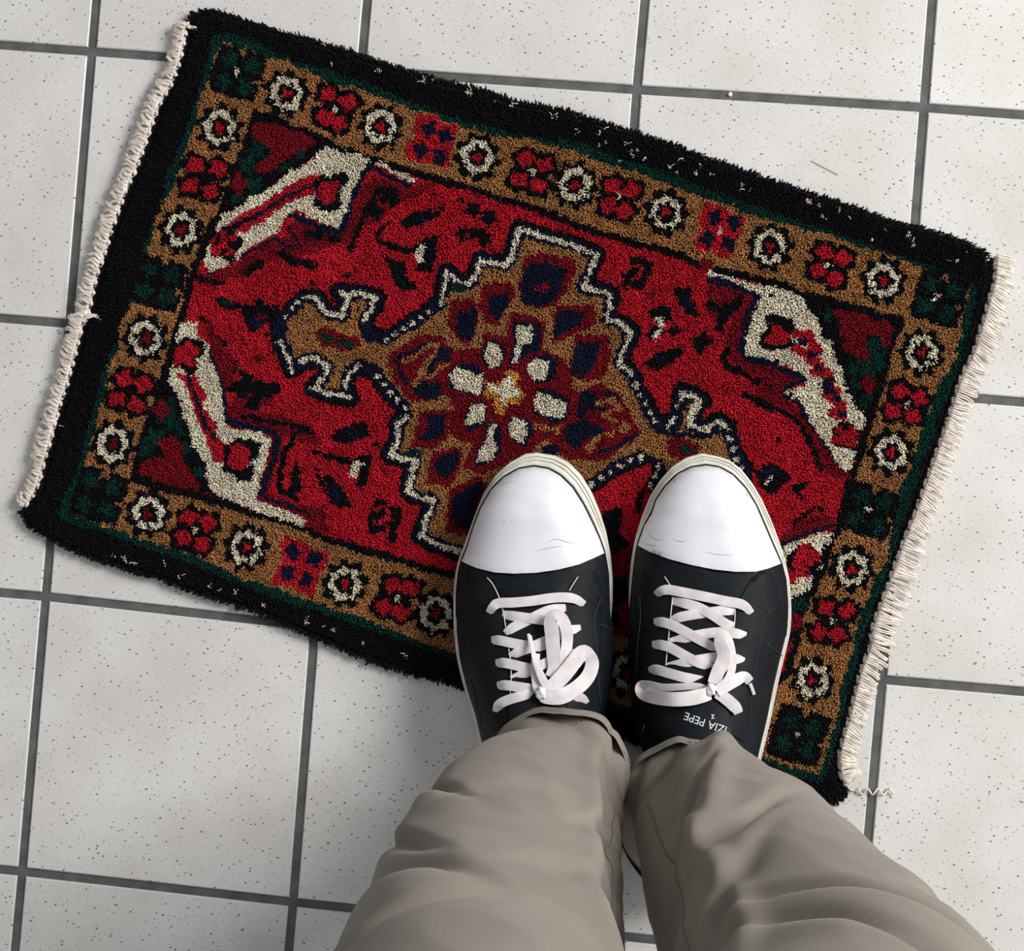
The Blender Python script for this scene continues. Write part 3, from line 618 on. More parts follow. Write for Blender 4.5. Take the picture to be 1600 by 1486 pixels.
col = YARNS[lab] * np.exp(.13 * rng.normal(0, 1, n) + .10 * wave(PX, PY, 9, 5) + .08 * wave(PX, PY, 40, 6))[:, None]
col *= 1 + .05 * rng.normal(0, 1, (n, 3)); col = np.clip(col, .002, .95)
edge_d = np.ones(n)
for k, (dx, dy) in enumerate(((9, 0), (-9, 0), (0, 9), (0, -9), (6, 6), (-6, -6), (6, -6), (-6, 6))):
    edge_d = np.minimum(edge_d, (sample(LAB, PX + dx, PY + dy) > 0).astype(float))
H = .0068 + .00035 * rng.normal(0, 1, n) + .0004 * wave(PX, PY, 6, 8)
H *= np.where(edge_d > 0, 1, .78)
H = np.clip(H, .003, .0085)
ang = rng.uniform(0, 2 * math.pi, n); lean = .0006 * np.abs(rng.normal(0, 1, n)) + .0001
lx = lean * np.cos(ang) - ex.y * .0 + .0011 * (-ey.x) * .6; ly = lean * np.sin(ang) + .0011 * (-ey.y) * .6
cx, cy = mid.x, mid.y
out = np.stack([X - cx, Y - cy], 1); out /= np.linalg.norm(out, axis=1)[:, None] + 1e-9
lx += np.where(edge_d > 0, 0, out[:, 0] * .0022 * rng.uniform(.2, 1.6, n)); ly += np.where(edge_d > 0, 0, out[:, 1] * .0022 * rng.uniform(.2, 1.6, n))
rb = PITCH * .80; rt = PITCH * rng.uniform(.46, .66, n)

def pile_part(name, m, label=None, stuff=False):
    k = int(m.sum())
    if not k: return None
    a0 = rng.uniform(0, 2 * math.pi, k); V = np.zeros((k, 6, 3), np.float32)
    for q in range(3):
        a = a0 + q * 2 * math.pi / 3
        V[:, q] = np.stack([X[m] + rb * np.cos(a), Y[m] + rb * np.sin(a), np.full(k, .0022)], 1)
        V[:, 3 + q] = np.stack([X[m] + lx[m] + rt[m] * np.cos(a + .3), Y[m] + ly[m] + rt[m] * np.sin(a + .3), H[m] + .00025 * rng.normal(0, 1, k)], 1)
    V[:, :, 0] -= mid.x; V[:, :, 1] -= mid.y
    F = np.array([[0, 1, 4, 3], [1, 2, 5, 4], [2, 0, 3, 5]]); base = (np.arange(k) * 6)[:, None, None]
    quads = (F[None] + base).reshape(k, 12); tri = np.arange(k)[:, None] * 6 + np.array([[3, 4, 5]])
    loops = np.concatenate([quads, tri], 1).ravel().astype(np.int32)
    me = bpy.data.meshes.new(name); me.vertices.add(k * 6); me.loops.add(k * 15); me.polygons.add(k * 4)
    me.vertices.foreach_set('co', V.ravel()); me.loops.foreach_set('vertex_index', loops)
    st = (np.arange(k)[:, None] * 15 + np.array([[0, 4, 8, 12]])).ravel().astype(np.int32)
    me.polygons.foreach_set('loop_start', st)
    me.update(calc_edges=True)
    ca = me.attributes.new('yarn', 'FLOAT_COLOR', 'POINT')
    C = np.ones((k, 6, 4), np.float32); C[:, :, :3] = col[m][:, None, :]
    ca.data.foreach_set('color', C.ravel())
    o = link(name, me, rug, MAT['yarn'])
    if label: o['label'] = label
    if stuff: o['kind'] = 'stuff'
    return o
pile_part('edge_pile', reg == 1, 'black wool pile of the outer edge', True)
pile_part('green_guard_stripe', reg == 2, 'narrow dark green stripe', True)
pile_part('border_pile', reg == 3, 'tan brown wool pile of the border', True)
pile_part('field_pile', (reg == 4) | (reg == 0), 'bright red wool pile with black motifs', True)
for r in (5, 6, 7, 8): pile_part('corner_panel', reg == r, 'black and green corner with deep red motif')
for r in (9, 10, 11, 12): pile_part('hooked_band', reg == r, 'cream hooked band with red stripe and blossom')
pile_part('central_medallion', reg == 13, 'stepped medallion with cream outline and star flower')
n_rings, n_four, n_sq, n_green = 20, 13, 3, 6
for r in range(20, int(REG.max()) + 1):
    q = r - 20
    if q < n_rings: nm, lb = 'ring_flower', 'cream ring with red heart'
    elif q < n_rings + n_four: nm, lb = 'four_petal_flower', 'four red petals on black'
    elif q < n_rings + n_four + n_sq: nm, lb = 'square_flower', 'red square with four navy spots'
    else: nm, lb = 'green_rosette', 'dark green square rosette'
    pile_part(nm, reg == r, lb)

# woven backing: a thin slab under the pile
top = pts('P 300 24 380 34 500 69 640 115 760 145 850 169 1000 214 1150 266 1300 315 1400 350 1500 377 1548 408')
rgt = pts('D 1300 880 1270 1000 1240 1100 1210 1200 1180 1300 1130 1400 H 1125 180 1055 400 985 600 915 800 835 1000 765 1200 685 1420 I 675 520 625 650 575 850 545 970 515 1100 530 1210 565 1260 560 1290 500 1335 420 1342')
btm = pts('P 1240 1232 1150 1200 1050 1168 950 1138 850 1106 720 1064 620 1037 520 998 400 948 260 900 150 867 60 824 38 800')
lft = pts('E 140 1150 190 1090 225 960 260 840 295 700 340 560 380 400 410 280 A 420 1486 460 1300 500 1180 540 1050 600 900 650 780 690 680 750 500 820 360 875 180')
ring = [at(x, y, .002) for x, y in top + rgt + btm + lft]
vs = [(p.x - mid.x, p.y - mid.y, .0003) for p in ring] + [(p.x - mid.x, p.y - mid.y, .0027) for p in ring]
k = len(ring)
fix_normals(mesh('backing', vs, [tuple(range(k)), tuple(range(k, 2 * k))] + [(i, (i + 1) % k, k + (i + 1) % k, k + i) for i in range(k)], rug, MAT['backing'], False))

# selvedge cords and fringes
def along(P, step):
    out = []; acc = 0
    for a, b in zip(P[:-1], P[1:]):
        L = (b - a).length; t = acc
        while t < L:
            out.append((a + (b - a) * t / L, (b - a).normalized())); t += step
        acc = t - L
    return out
loc = lambda p: Vector((p.x - mid.x, p.y - mid.y, p.z))
left_edge = spline([at(x, y, .004) for x, y in pts('P 292 38 A 868 120 840 260 800 380 735 500 670 680 632 780 582 900 525 1050 485 1180 445 1300 405 1486 E 395 280 360 410 322 560 277 700 240 840 205 960 170 1080 125 1150 P 33 792')], 5)
right_edge = spline([at(x, y, .004) for x, y in pts('P 1556 400 D 1316 880 1287 1000 1257 1100 1227 1200 1197 1300 1147 1400 H 1148 180 1078 400 1008 600 938 800 858 1000 788 1200 708 1420 I 698 520 648 650 598 850 565 970 535 1100 548 1210 580 1240')], 5)
def braid(path, r, name):
    g = Geo(); A = along(path, .0011); P = []; R = []
    for i, (p, t) in enumerate(A):
        side = Vector((-t.y, t.x, 0))
        P.append(loc(p) + side * .0007 * math.sin(i * .9) + Vector((0, 0, .0006 * math.cos(i * .9)))); R.append(r * (1 + .18 * math.sin(i * 1.8)))
    g.tube(P, R, 7); return g.build(name, rug, MAT['cotton'])
braid(left_edge, .0017, 'selvedge_cord'); braid(right_edge, .0021, 'selvedge_cord')

def fringe(path, out_sign, length, step, slant, curl, seed, rad, skip=()):
    r = random.Random(seed); A = along(path, step)
    for i, (p, t) in enumerate(A):
        if i in skip: continue
        f = i / len(A)
        side = Vector((-t.y, t.x, 0)) * out_sign
        L = length(f) * r.uniform(.88, 1.08)
        sl = slant(f) + r.gauss(0, .10)
        d = (side * math.cos(sl) + t * math.sin(sl)).normalized(); w = Vector((-d.y, d.x, 0))
        ph = r.uniform(0, 6.28); gap = r.uniform(.0009, .0016); P = []
        m = 7
        for k in range(m + 1):
            s = k / m
            P.append(p + d * L * s + w * (curl * L * math.sin(ph + 4.5 * s) * s + gap * .5) + Vector((0, 0, .0035 - .0030 * s + .0010 * math.sin(3.0 * s) + r.uniform(0, .0006))))
        for k in range(m, -1, -1):
            s = k / m
            P.append(p + d * L * s * .98 + w * (curl * L * math.sin(ph + 4.5 * s) * s - gap * .5) + Vector((0, 0, .0033 - .0028 * s + .0008 * math.sin(3.0 * s) + r.uniform(0, .0006))))
        g = Geo(); g.tube([loc(Vector((q.x, q.y, max(q.z, .0011)))) for q in P], r.uniform(*rad), 5); g.build('fringe_strand', rug, MAT['cotton'])
fringe(left_edge, -1, lambda f: .0092 if f < .12 else (.0105 if f < .9 else .0085), .0027, lambda f: .12 * math.sin(f * 23), .24, 3, (.0008, .0011))
fringe(right_edge, 1, lambda f: .0135 if f < .1 else (.0148 + .0022 * math.sin(f * 11 + 1)), .0030, lambda f: .20 + .12 * math.sin(f * 17), .05, 5, (.0006, .0008))
# one warp thread pulled out at the lower right corner
P = [at(1326 + 2 * k, 1233 + 5 * math.sin(k * .75) * (1 if k > 6 else .2) + (k * .35 if k < 12 else 4), .0018 + .0006 * math.sin(k)) for k in range(36)]
g = Geo(); g.tube([loc(p) for p in P], .0007, 5); g.build('loose_thread', rug, MAT['cotton'])
# stray warp ends bristling from the black edge
g = Geo(); r = random.Random(11)
for x, y in pts('B 640 290 770 380 1190 480 1370 545 300 205 C 190 540 450 590 790 740 740 780 1080 880 880 720 D 480 540 830 660 230 350 E 300 790 J 420 365 600 425 740 475 1020 575 1100 605 1350 690 1210 640'):
    b = at(x, y, .006); P = [b]; a = r.uniform(0, 6.28)
    for k in range(4):
        a += r.uniform(-.9, .9); P.append(P[-1] + Vector((math.cos(a) * .0011, math.sin(a) * .0011, .0006 if k < 2 else -.0004)))
    g.tube([loc(p) for p in P], .00028, 4)
tag(g.build('warp_ends', rug, MAT['cotton']), kind='stuff')

# ------------------------------------------------------------------ sneakers
ZS = 0.030                                        # where the upper meets the sole
def resample(P, n, ease=True):
    P = [Vector(p) for p in P]; L = [0]
    for a, b in zip(P[:-1], P[1:]): L.append(L[-1] + (b - a).length)
    out = []
    for i in range(n):
        t = i / (n - 1)
        if ease: t = t ** 1.5 if t < .5 else t * 1.0 - (.5 - .5 ** 1.5) * (1 - (t - .5) / .5)
        s = t * L[-1]; k = 0
        while k < len(L) - 2 and L[k + 1] < s: k += 1
        q = (s - L[k]) / max(L[k + 1] - L[k], 1e-9)
        out.append(P[k] + (P[k + 1] - P[k]) * min(q, 1))
    return out

class Upper:
    """height field of a shoe's upper over its plan outline"""
    def __init__(s, left, right):
        s.L = [at(x, y, ZS) for x, y in left]; s.R = [at(x, y, ZS) for x, y in right]
        s.toe = s.L[0].y; s.heel = s.L[-1].y
        s.len = s.toe - s.heel
    def side(s, P, y):
        if y >= P[0].y: return P[0].x
        for a, b in zip(P[:-1], P[1:]):
            if a.y >= y >= b.y:
                if a.y - b.y < 1e-9: return b.x
                return a.x + (b.x - a.x) * (a.y - y) / (a.y - b.y)
        return P[-1].x
    def top(s, d):
        ds = (0, .004, .010, .020, .035, .055, .075, .095, .115, .135, .155, .175, .19, .21, .24, .27, .30)
        hs = (0, .0085, .0135, .0185, .0225, .0250, .0270, .0300, .0350, .0405, .0460, .0515, .0550, .0540, .046, .036, .0)
        return float(np.interp(d, ds, hs))
    def h(s, x, y):
        d = s.toe - y
        if d <= 0 or y <= s.heel: return ZS
        xl, xr = s.side(s.L, y), s.side(s.R, y); c = (xl + xr) / 2; w = max((xr - xl) / 2, 1e-5)
        q = min(abs((x - c) / w), 1.0)
        return ZS + s.top(d) * (1 - q ** 2.5) ** .62
    def on(s, px, py, lift=0.0):
        z = ZS + .02
        for _ in range(8):
            p = at(px, py, z + lift); z = s.h(p.x, p.y)
        return at(px, py, z + lift)

def in_poly(x, y, P):
    c = False; n = len(P)
    for i in range(n):
        a, b = P[i], P[i - 1]
        if (a[1] > y) != (b[1] > y) and x < (b[0] - a[0]) * (y - a[1]) / (b[1] - a[1]) + a[0]: c = not c
    return c

def panel(up, outline, lift, name, root, mat, step=.0042, rim=.0016, extra=None):
    """a piece of leather laid over the upper: outline given on the drawing"""
    E = [up.on(x, y) for x, y in outline]
    E2 = []
    for a, b in zip(E, E[1:] + E[:1]):
        k = max(1, int((b - a).length / (step * .8)))
        E2 += [a + (b - a) * i / k for i in range(k)]
    P2 = [(p.x, p.y) for p in E2]; nb = len(P2)
    xs = [p[0] for p in P2]; ys = [p[1] for p in P2]; pts2 = [Vector(p) for p in P2]
    x = min(xs) + step / 2
    while x < max(xs):
        y = min(ys) + step / 2
        while y < max(ys):
            if in_poly(x, y, P2) and min((x - a) ** 2 + (y - b) ** 2 for a, b in P2[::2]) > (step * .55) ** 2: pts2.append(Vector((x, y)))
            y += step
        x += step
    res = delaunay_2d_cdt(pts2, [], [list(range(nb))], 1, 1e-7)
    V = [];
    bound = res[3]
    for i, q in enumerate(res[0]):
        z = up.h(q.x, q.y) + lift + (extra(q.x, q.y) if extra else 0)
        if any(j < nb for j in res[3][i]): z -= .0004
        V.append((q.x - root.location.x, q.y - root.location.y, z - root.location.z))
    F = [tuple(f) for f in res[2]]
    cnt = {}
    for f in F:
        for a, b in zip(f, f[1:] + f[:1]): cnt[(a, b)] = 1
    rim_e = [(a, b) for (a, b) in cnt if (b, a) not in cnt]; low = {}
    for a, b in rim_e:
        for q in (a, b):
            if q not in low:
                low[q] = len(V); p = V[q]; V.append((p[0], p[1], p[2] - rim - lift * .5))
    F += [(b, a, low[a], low[b]) for a, b in rim_e]
    ob = fix_normals(mesh(name, V, F, root, mat)); ob.data.set_sharp_from_angle(angle=.9)
    return ob

def ribbon(root, path, width, name, mat=None, thick=.0009, per=5, twist=None, geo=None):
    """a flat lace along 3-D points; width may taper"""
    P = spline(path, per); m = len(P); g = geo or Geo(); b = len(g.v)
    for i, p in enumerate(P):
        t = (P[min(i + 1, m - 1)] - P[max(i - 1, 0)]).normalized()
        up_ = Vector((0, 0, 1)); s = t.cross(up_)
        s = s.normalized() if s.length > .05 else Vector((1, 0, 0))
        s.z = 0; s.normalize()
        nrm = s.cross(t).normalized()
        if nrm.z < 0: nrm = -nrm
        if twist:
            a = twist[0] + (twist[1] - twist[0]) * i / (m - 1); s, nrm = s * math.cos(a) + nrm * math.sin(a), nrm * math.cos(a) - s * math.sin(a)
        w = width if not isinstance(width, (list, tuple)) else float(np.interp(i / (m - 1), np.linspace(0, 1, len(width)), width))
        h = thick / 2; q = p - root.location
        for a, c in ((-.5, -.3), (-.485, .7), (-.25, 1.0), (.25, 1.0), (.485, .7), (.5, -.3), (.45, -1), (-.45, -1)):
            g.v.append(q + s * a * w + nrm * c * h)
    for i in range(m - 1):
        for k in range(8): g.f.append((b + i * 8 + k, b + i * 8 + (k + 1) % 8, b + (i + 1) * 8 + (k + 1) % 8, b + (i + 1) * 8 + k))
    g.f.append(tuple(b + k for k in range(8))[::-1]); g.f.append(tuple(b + (m - 1) * 8 + k for k in range(8)))
    if geo: return None
    ob = fix_normals(g.build(name, root, mat or MAT['lace'])); ob.data.set_sharp_from_angle(angle=.75)
    return ob

def sneaker(spec):
    up = Upper(spec['upL'], spec['upR'])
    c = at(*spec['base'], 0); root = tag(empty('sneaker', (c.x, c.y, .0075)), spec['label'], 'shoe', 'black sneakers with white toe caps and white laces')
    o = root.location
    # sole: rings from the ground up, from the outer outline in to the upper's outline
    n = 60
    SL, SR = [resample([at(x, y, .020) for x, y in spec[k]], n) for k in ('solL', 'solR')]
    UL, UR = [resample([Vector((p.x, p.y, 0)) for p in P], n) for P in (up.L, up.R)]
    outer = SL + SR[::-1][1:-1]; inner = UL + UR[::-1][1:-1]; N = len(outer)
    prof = ((.10, .0002), (.0, .002), (-.02, .006), (.02, .0098), (.09, .0102), (.10, .0112), (.05, .0118), (.07, .0150), (.22, .0160), (.25, .0160), (.27, .0146), (.30, .0146), (.32, .0168), (.46, .0190), (.49, .0190), (.51, .0178), (.54, .0178), (.56, .0206), (.80, .0222), (.93, .0218), (1.02, .0206), (1.9, .0200))
    V = []; F = []; cmid = (up.L[len(up.L) // 2].x + up.R[len(up.R) // 2].x) / 2
    for t, z in prof:
        for a, b in zip(outer, inner):
            dlt = Vector((b.x - a.x, b.y - a.y, 0))
            q = Vector((a.x, a.y, 0)) + dlt * min(t, 1.0)
            if t > 1: q = q + Vector(((up.toe + up.heel) * 0 + cmid - q.x, (up.toe + up.heel) / 2 - q.y, 0)).normalized() * (t - 1) * .006
            V.append((q.x - o.x, q.y - o.y, z))
    for r in range(len(prof) - 1):
        for k in range(N): F.append((r * N + k, r * N + (k + 1) % N, (r + 1) * N + (k + 1) % N, (r + 1) * N + k))
    F.append(tuple(range(N))); F.append(tuple((len(prof) - 1) * N + k for k in range(N)))
    fix_normals(mesh('sole', V, F, root, MAT['sole']))
    # upper
    capw = [(p.x, p.y) for p in (up.on(x, y) for x, y in pts(spec['cap']))]
    m, na = 70, 41; V = []; F = []
    for i in range(m):
        t = i / (m - 1); d = up.len * (t ** 1.7 if t < .6 else t) if False else up.len * (t * t * (.6) + t * .4)
        y = up.toe - max(d, .0002); y = max(y, up.heel + .0002)
        xl, xr = up.side(up.L, y), up.side(up.R, y); cc = (xl + xr) / 2; w = (xr - xl) / 2
        for k in range(na):
            th = math.pi * k / (na - 1); s = -math.cos(th)
            s = math.copysign(abs(s) ** .9, s); x = cc + w * s
            z = up.h(x, y)
            if k in (0, na - 1): z = ZS - .004
            elif in_poly(x, y, capw) or y > up.toe - .012: z -= .0022
            V.append((x - o.x, y - o.y, z - o.z))
    for i in range(m - 1):
        for k in range(na - 1): F.append((i * na + k, i * na + k + 1, (i + 1) * na + k + 1, (i + 1) * na + k))
    fix_normals(mesh('upper', V, F, root, MAT['leather']))
    # dark gap line where the toe meets the sole
    g = Geo(); q = [Vector((a.x + (b.x - a.x) * .955, a.y + (b.y - a.y) * .955, ZS + .0001)) - o for a, b in zip(SL[::-1] + SR[1:], UL[::-1] + UR[1:]) if b.y > up.toe - .115]
    g.tube(q, .00075, 6); g.build('sole_welt', root, MAT['dark'])
    panel(up, pts(spec['cap']), .0016, 'toe_cap', root, MAT['cap'], .0030)
    for s in spec['creases']:
        g = Geo(); q = spline2(pts(s)); k = len(q); g.tube([up.on(x, y, .00155) - o for x, y in q], [.00008 + .00022 * math.sin(math.pi * i / (k - 1)) for i in range(k)], 5); g.build('crease', root, MAT['crease'])
    for s in spec['stays']: panel(up, pts(s), .0016, 'eyestay', root, MAT['leather'], .0055, .0018)
    rise = lambda x, y: spec['rise'] * max(0, min(1, (up.toe - y - .10) / .10)) ** 1.5
    tongue = panel(up, pts(spec['tongue']), .0012, 'tongue', root, MAT['leather'], .005, .003, rise)
    for s in spec['edges']:
        g = Geo(); g.tube([up.on(x, y, .0019) - o for x, y in spline2(pts(s))], .00042, 5); g.build('cut_edge', root, MAT['edge'])
    for s in spec['seams']:
        g = Geo(); g.tube([up.on(x, y, .0017) - o for x, y in spline2(pts(s))], .00034, 4); g.build('seam', root, MAT['seam'])
    # laces: straight bars and crossings, first those underneath
    laces = Geo()
    for s, lift in spec['bars']:
        q = pts(s); k = len(q)
        P = []
        for i, (x, y) in enumerate(q):
            e = min(i, k - 1 - i)
            P.append(up.on(x, y, .0030 + lift if e else .0012 + lift * .3))
        ribbon(root, P, [.0052, .0068, .0068, .0068, .0068, .0052], 'lace', geo=laces)
    fix_normals(laces.build('lace', root, MAT['lace'])).data.set_sharp_from_angle(angle=.75)
    for nm, s, lifts, w, tw in spec['bow']:
        q = pts(s); P = [up.on(x, y, float(np.interp(i / (len(q) - 1), np.linspace(0, 1, len(lifts)), lifts))) for i, (x, y) in enumerate(q)]
        ribbon(root, P, w, nm, MAT['aglet'] if nm == 'aglet' else None, thick=.0010, twist=tw)
    kx, ky, kr = spec['knot']; kp = up.on(kx, ky, .0075) - o
    bm = bmesh.new(); bmesh.ops.create_icosphere(bm, subdivisions=3, radius=1)
    for v in bm.verts:
        r = 1 + .12 * math.sin(5 * v.co.x + 4 * v.co.y) + .08 * math.sin(9 * v.co.y)
        v.co = Vector((v.co.x * kr * .85, v.co.y * kr * 1.1, v.co.z * kr * .62)) * r + kp
    me = bpy.data.meshes.new('lace_knot'); bm.to_mesh(me); bm.free(); link('lace_knot', me, root, MAT['lace'])
    if 'text' in spec:
        def lettering(body, px, py, ang, size, name):
            cu = bpy.data.curves.new(name, 'FONT'); cu.body = body; cu.size = size; cu.extrude = .00012; cu.align_x = 'CENTER'; cu.align_y = 'CENTER'
            tmp = bpy.data.objects.new('t', cu); COL.objects.link(tmp)
            bpy.context.view_layer.update(); dg = bpy.context.evaluated_depsgraph_get()
            me = bpy.data.meshes.new_from_object(tmp.evaluated_get(dg)); bpy.data.objects.remove(tmp)
            p = up.on(px, py); ca, sa = math.cos(ang), math.sin(ang)
            me.transform(Matrix.Rotation(ang, 4, 'Z'))
            for v in me.vertices:
                X_, Y_ = v.co.x + p.x, v.co.y + p.y
                v.co = Vector((X_, Y_, up.h(X_, Y_) + .0012 + rise(X_, Y_) + .0003 + v.co.z)) - o
            bm = bmesh.new(); bm.from_mesh(me)      # the first letters run under the side flap
            bmesh.ops.bisect_plane(bm, geom=bm.verts[:] + bm.edges[:] + bm.faces[:], plane_co=up.on(1137.5, 1130) - o, plane_no=(1, 0, 0), clear_outer=True)
            bm.to_mesh(me); bm.free()
            return link(name, me, root, MAT['print'], False)
        lettering('PATRIZIA PEPE', *spec['text'], 'lettering')
        # little emblem above the words: two triangular wings
        p = up.on(*spec['mark'])
        V = [Vector(q) * .001 for q in ((-1.2, -1.6, 0), (1.4, -1.2, 0), (.25, 0, 0), (1.2, 1.6, 0), (-1.4, 1.3, 0), (-.25, 0, 0))]
        zz = up.h(p.x, p.y) + .0012 + rise(p.x, p.y) + .0004
        V = [Vector((p.x + v.x, p.y + v.y, zz)) - o for v in V]; V2 = [v + Vector((0, 0, .0003)) for v in V]
        fix_normals(mesh('emblem', V + V2, [(0, 1, 2, 3, 4, 5), (6, 7, 8, 9, 10, 11)] + [(i, (i + 1) % 6, 6 + (i + 1) % 6, 6 + i) for i in range(6)], root, MAT['print'], False))
    return up, root

def spline2(q, per=4):
    return [(p.x, p.y) for p in spline([Vector((x, y, 0)) for x, y in q], per)]

LEFT = dict(
    label='left one of the two sneakers, its bow flopping up over the lacing', base=(840, 1030),
    solL=pts('P 838 707 820 709 S 620 180 530 260 450 380 390 530 330 700 280 830 255 950 248 1100 P 709 985 714 1030 725 1075 738 1115 746 1148 757 1190 768 1240 780 1290 795 1330 845 1356'),
    solR=pts('P 838 707 S 920 135 1010 180 1090 260 1160 370 1215 500 1260 640 1290 790 1305 950 1305 1100 P 955 968 946 985 942 1020 938 1060 930 1120 922 1180 914 1240 908 1290 892 1335 845 1356'),
    upL=pts('S 780 208 680 225 580 280 500 360 430 480 380 610 340 740 300 835 283 920 270 1040 P 714 985 719 1030 730 1075 743 1115 751 1148 762 1190 773 1240 785 1290 802 1325 845 1345'),
    upR=pts('S 780 208 880 225 960 270 1040 350 1110 460 1170 580 1220 690 1252 780 1275 920 1280 1040 P 952 963 957 985 958 1020 955 1060 947 1120 934 1180 920 1240 905 1290 888 1330 845 1345'),
    cap='S 780 209 680 226 582 281 502 361 432 481 382 611 342 741 303 836 400 880 520 910 650 918 800 912 950 890 1080 858 1180 815 1250 782 1218 690 1168 580 1108 460 1038 350 958 271 880 226',
    stays=['S 480 940 555 1085 585 1190 600 1310 U 572 690 588 870 580 1110 P 797 1150 770 1160 757 1140 740 1085 728 1040 722 990 722 950 726 910 732 890',
           'U 1105 100 1035 215 1020 350 1015 500 1010 700 1005 900 1010 1110 P 890 1150 922 1140 930 1100 937 1050 941 1010 943 960 940 915 932 893 918 890'],
    tongue='P 772 905 890 912 884 950 883 1000 884 1060 888 1110 886 1150 800 1150 795 1100 796 1050 791 1000 786 960 780 935',
    rise=.003, creases=['S 870 715 930 690 1010 712 1090 716', 'S 800 768 900 745 980 735', 'S 582 566 588 571 592 575', 'S 632 568 636 574', 'S 560 340 600 318 660 300'],
    edges=['S 470 945 510 990 555 1085 575 1160 585 1210 600 1310', 'U 568 660 580 740 588 870 580 1040', 'U 1105 105 1075 150 1035 215'],
    seams=['U 1240 30 1140 100 1070 190', 'U 1190 100 1240 200 1285 265', 'U 1285 265 1245 380 1235 470 1250 640 1260 850 1280 1100', 'U 1260 465 1340 500', 'U 270 900 310 1050 350 1250', 'S 1020 1040 1005 1100 1000 1240'],
    bars=[('U 1010 345 930 355 850 375 700 450 600 500 545 545', -.0008), ('U 520 395 620 412 720 425 830 440 920 450', .0002), ('U 1125 505 1040 520 950 560 860 600 740 650 640 690 580 725', -.0004), ('U 437 595 500 598 600 620 720 640 860 655', .0006),
          ('U 1130 690 1040 705 950 730 830 785 700 850 590 900', -.0004), ('U 470 775 530 772 600 785 680 805 760 815', .0006), ('U 1170 1085 1120 1040 1020 1000 940 980', .0), ('U 482 950 540 945 640 958 720 970 800 985', .0006), ('U 470 1150 495 1095 560 1060 660 1030 790 995', .001),
          ('U 418 385 445 340 490 310 600 305 750 292 900 270 1010 265 1090 280 1150 320', .0012)],
    bow=[('bow_loop', 'U 890 880 920 800 915 700 905 560 895 450 930 405 985 440 1020 540 1015 660 980 790 930 880', (.0040, .0052, .0070, .0105, .0125, .0115, .0080, .0055, .0042), [.0070, .0094, .0098, .0090, .0084, .0078, .0066], (0, .35)),
         ('bow_loop', 'U 830 1010 900 960 990 870 1070 770 1140 690 1190 720 1215 780 1180 880 1090 970 980 1030 870 1035 825 1015', (.0066, .0085, .0105, .0120, .0125, .0110, .0085, .0066), [.0086, .0108, .0104, .0090, .0100, .0108, .0090], (.15, -.1)),
         ('lace_end', 'U 735 560 748 640 775 760 815 860 850 930 880 980', (.0062, .0080, .0094, .0092, .0075), [.0020, .0034, .0056, .0056], (.5, .1)),
         ('lace_end', 'U 780 700 775 800 780 900 800 980 850 1010', (.0050, .0060, .0065), [.0056, .0060, .0062], (.2, 0)),
         ('lace_end', 'U 1130 900 1190 885 1230 870', (.0060, .0070, .0074), [.0045, .0030, .0022], None),
         ('aglet', 'U 722 548 730 590 742 640', (.0066, .0074, .0080), [.0020, .0022, .0026], None)],
    knot=(845.5, 1084, .0042))
